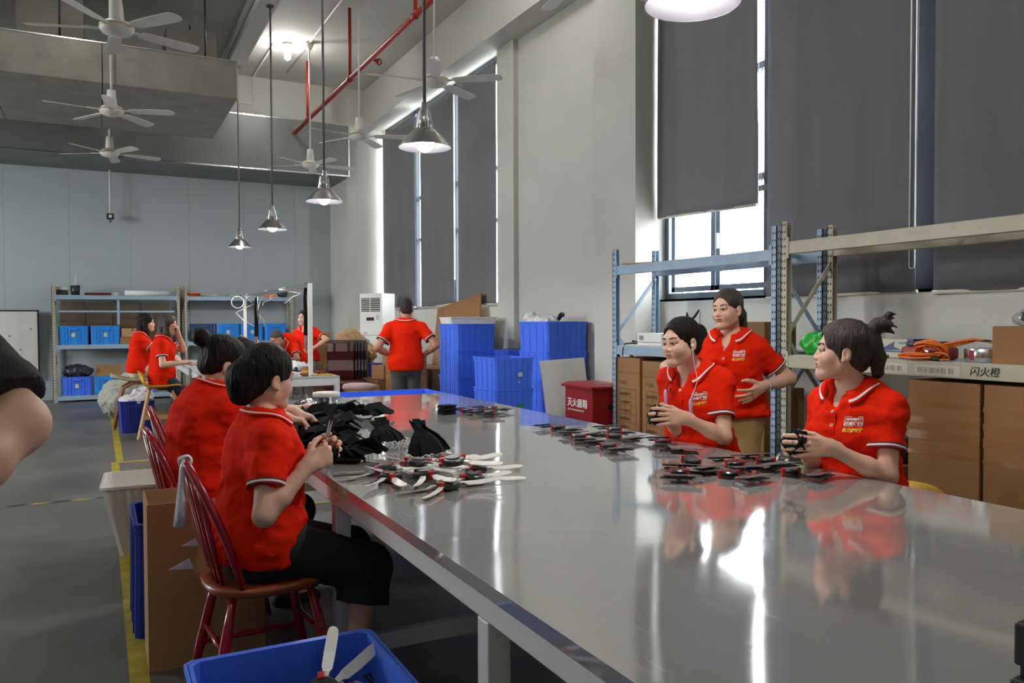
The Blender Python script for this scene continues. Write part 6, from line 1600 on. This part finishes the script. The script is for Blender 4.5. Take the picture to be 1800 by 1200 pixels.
t = MB().box((-.01, -.5, 0), (.01, .5, .7)).build('cardboard_sheet', 'card_dark'); t.location = (4.62, 10.75, .72); t.rotation_euler = (R(5), R(8), R(4)); tag(t, 'smaller brown cardboard sheet overlapping the big one behind the man', 'sheet')
carton('brown carton with red tape below the man\'s right hand, upper', (3.62, 10.4, .40), (4.05, 10.9, .92), 'card', tape_bands=((.24, .03),))
carton('brown carton on the floor below the man\'s right hand', (3.60, 10.4, 0), (4.05, 10.95, .395), 'card')
carton('brown carton carrying the leaning cardboard sheets', (4.2, 10.6, 0), (4.9, 11.9, .70), 'card_dark')
# heap of kraft paper and cartons left of the man
soft('kraft_paper', 'crumpled kraft paper heap behind the maroon armchair', 'paper', [Ell((3.72, 13.0, .98), (.28, .26, .22), k=.1), Ell((3.90, 12.95, .86), (.22, .24, .16), k=.1), Ell((3.66, 13.0, 1.14), (.14, .14, .12), k=.08)], 'card_tan', .022, (.07, 7))
carton('dark brown carton at the bottom of the heap behind the pink stool', (3.70, 11.53, 0), (4.30, 12.42, .50), 'card_dark')
carton('brown carton under the kraft paper heap', (3.45, 12.78, 0), (4.1, 13.2, .70), 'card', 0)
carton('open flattened brown carton tilted on the heap left of the man', (3.72, 11.55, .51), (4.12, 11.85, .72), 'card', R(20))
carton('brown carton on the floor right behind the pink stool', (3.15, 11.1, 0), (3.60, 11.45, .46), 'card_tan', R(-3))
crate('dark blue box in the carton heap left of the man', (4.0, 12.18, .50), (.42, .3, .22), 'blue_bin_dark', nl=3, nw=2)
carton('pale brown padded parcel on the heap beside the man', (3.86, 11.62, .725), (4.14, 11.84, .90), 'card_tan', R(-14))
soft('clear_sack', 'clear sack of parts at the left leg of the man', 'bag', [Ell((3.95, 11.3, .35), (.18, .2, .35), k=.06)], 'bag', .02, (.04, 9))
t = MB().box((-.42, -.012, 0), (.36, .012, 1.2)).build('cardboard_sheet', 'card'); t.location = (3.02, 13.1, 0); t.rotation_euler = (R(-4), 0, R(-14)); tag(t, 'tall brown cardboard sheet standing behind the woman at the bench', 'sheet')
soft('grey_sack', 'grey woven sack slumped at the end of the back rack', 'sack', [Ell((.24, 13.0, .26), (.26, .3, .27), k=.08), Ell((.42, 13.1, .42), (.2, .22, .24), k=.08)], 'bag', .02, (.035, 9))
soft('white_bag', 'white plastic bag bulging out of the dark blue bin', 'bag', [Ell((.40, 11.15, .40), (.20, .17, .07), k=.04), Ell((.48, 11.2, .46), (.12, .11, .10), k=.05)], 'white_bag', .014, (.025, 14))
soft('clear_bag', 'clear plastic bag at the end of the bottom back shelf, beside the beige seat', 'bag', [Ell((.62, 15.95, .53), (.18, .12, .12), k=.05)], 'milky', .016, (.03, 12))
soft('wrapped_parts', 'dark parts in clear wrap on the bottom left back bin', 'parts', [Ell((-.35, 16.02, .52), (.24, .15, .12), k=.05)], 'dark_wrap', .014, (.03, 16))
t = MB().box((-.2, -.15, 0), (.2, .15, .01)).build('cardboard_flap', 'card'); t.location = (.14, 16.0, .50); t.rotation_euler = (R(52), 0, R(-8)); tag(t, 'brown cardboard flap standing in the bottom back bin', 'sheet')
# on top of the back racks
ZT2 = 1.865
t = thing('paper_cup', 'dark paper cup with a straw on the left back rack', 'cup', (-.36, 15.95, ZT2)); MB().lathe([(0, 0), (.065, 0), (.08, .17), (.075, .17), (.06, .01), (0, .01)], n=20).build('cup_body', 'dark_metal', t); MB().lathe([(0, .172), (.082, .172), (.082, .182), (0, .185)], n=20).build('lid', 'fan_white', t); MB().cyl((0, 0, .18), (.015, 0, .36), .005, n=6).build('straw', 'white_print', t)
t = thing('tin_box', 'pale tin with a dark band left of the paper cup on the back rack', 'tin', (-.56, 15.95, ZT2)); MB().box((-.09, -.06, 0), (.09, .06, .09)).build('tin_body', 'dark_metal', t, bevel=.004); MB().box((-.092, -.062, .09), (.092, .062, .14)).build('tin_lid', 'label', t, bevel=.004)
tag(MB().cyl((.42, 15.98, ZT2 + .05), (1.18, 15.98, ZT2 + .05), .05, n=16).build('long_tube', 'white_metal'), 'long pale tube lying on the left back rack', 'tube')
tag(MB().box((-.22, 15.9, ZT2), (.2, 16.1, ZT2 + .045)).build('flat_tray', 'maroon', bevel=.004), 'flat brownish tray lying beside the paper cup', 'tray')
tag(MB().box((.23, 15.9, ZT2), (.32, 16.0, ZT2 + .06)).build('small_carton', 'label', bevel=.004), 'small pale carton left of the long tube', 'box')
t = thing('tape_roll', 'orange tape roll on the right back rack near its left upright', 'roll', (1.58, 15.98, ZT2)); MB().lathe([(.07, 0), (.12, 0), (.12, .07), (.07, .07), (.07, 0)], n=24).build('roll_body', 'orange', t); MB().lathe([(.121, .02), (.123, .02), (.123, .05), (.121, .05)], n=24).build('roll_band', 'fire_red', t)
tag(MB().box((2.86, 15.9, ZT2), (3.06, 16.05, ZT2 + .09)).build('orange_box', 'orange', bevel=.004), 'small orange box at the right end of the back racks', 'box')
soft('dark_bundle', 'grey bundle beside the small orange box on the back rack', 'bundle', [Ell((3.20, 15.95, ZT2 + .08), (.10, .09, .085), k=.03)], 'dark_wrap', .014, (.02, 18))
rr = random.Random(12)
for k, (x0, l) in enumerate(((1.85, 'pale wire tangle on the right back rack, next to the orange roll'), (2.35, 'second pale wire tangle on the right back rack, before the orange box'))):
    p = [(x0 + rr.uniform(-.2, .25), 15.97 + rr.uniform(-.08, .08), ZT2 + .01 + .03 * rr.random()) for _ in range(14)]
    tag(MB().tube([tuple(Vector(p[i]).lerp(Vector(p[i + 1]), q / 3)) for i in range(13) for q in range(3)], .007, 5).build('wire_tangle', 'label'), l, 'cable')
# ------------------------------------------------------------------ on the white bench
ZW = .75
t = thing('gold_can', 'small gold labelled can at the near end of the white bench', 'can', (2.12, 9.32, ZW)); MB().lathe([(0, 0), (.04, 0), (.04, .11), (0, .11)], n=18).build('can_body', 'brown_wood', t); MB().lathe([(.041, .03), (.0415, .03), (.0415, .07), (.041, .07)], n=18).build('can_label', 'yellow_seat', t); MB().lathe([(0, .111), (.041, .111), (.041, .12), (0, .12)], n=18).build('can_lid', 'bright_metal', t)
t = thing('paper_pad', 'white paper pad lying on the near end of the white bench', 'paper', (1.93, 9.36, ZW), R(10)); MB().box((-.12, -.1, 0), (.1, .1, .05)).build('pad_sheets', 'white_print', t, bevel=.003); MB().box((-.12, -.102, .01), (.1, -.1, .014)).build('pad_edge', 'faint_print', t)
t = thing('clear_case', 'small clear case with colourful bits at the bench corner', 'case', (2.40, 9.75, ZW)); MB().box((-.1, -.14, 0), (.08, .14, .12)).build('case_wall', 'jar', t, bevel=.004)
for k in range(6): MB().cbox((-.07 + .028 * k, -.05 + .04 * (k % 3), .02), (.024, .05, .03), T=Matrix.Rotation(.2 * k, 4, 'Z')).build('bit', ('fire_red', 'orange', 'black')[k % 3], t)
tag(MB().box((2.20, 9.28, ZW), (2.44, 9.36, ZW + .018)).build('yellow_ruler', 'yellow_seat', bevel=.003), 'yellow strip lying at the front edge of the white bench', 'ruler')
tag(MB().cyl((2.10, 9.48, ZW + .016), (2.36, 9.6, ZW + .016), .014, n=10).build('pen', 'fire_red'), 'red handled pen lying beside the gold can', 'pen')
rr = random.Random(21)
for k in range(9):
    x, y = 1.95 + .05 * k + rr.uniform(-.02, .02), 10.0 + rr.uniform(-.1, 1.2)
    t = thing('small_clamp', 'small black clamp lying loose on the white bench top', 'clamp', (x, y, ZW), rr.uniform(0, 6), 'black clamps on the white bench'); MB().box((-.05, -.025, 0), (.05, .025, .05)).build('clamp_body', 'black', t, bevel=.01); MB().cyl((.03, 0, .05), (.03, 0, .075), .02, n=10).build('clamp_knob', 'bright_metal' if k % 2 else 'black', t)
soft('white_cloths', 'crumpled white wrapping on the middle of the white bench', 'wrapping', [Ell((2.20, 10.5, ZW + .05), (.22, .35, .07), k=.05)], 'white_bag', .02, (.03, 11))
t = thing('blue_tray_box', 'dark blue tray with pale contents before the long-haired young woman', 'tray', (1.30, 10.6, ZW), 0); MB().box((-.18, -.25, 0), (.18, .25, .14)).build('tray_body', 'navy_box', t, bevel=.004); MB().box((-.17, -.24, .14), (.17, .24, .165)).build('tray_contents', 'label', t)
soft('white_bundle', 'white wrapped pieces at the hands of the long-haired young woman', 'wrapping', [Ell((1.16, 10.15, ZW + .06), (.12, .14, .075), k=.04)], 'white_bag', .015, (.02, 14))
# camera on its conduit below the bulkhead
t = thing('security_camera', 'small black camera on a white conduit before the grey panels', 'camera', (.21, 16.2, 3.30)); MB().cyl((0, 0, .06), (0, 0, .84), .016, n=8).build('conduit', 'white_metal', t); MB().box((-.06, -.07, -.05), (.06, .05, .05)).build('camera_body', 'black', t, bevel=.008); MB().cyl((0, -.085, 0), (0, -.07, 0), .03, n=14).build('lens', 'bright_metal', t); MB().cyl((0, 0, -.05), (0, 0, -.11), .012, n=8).build('bracket', 'dark_metal', t)
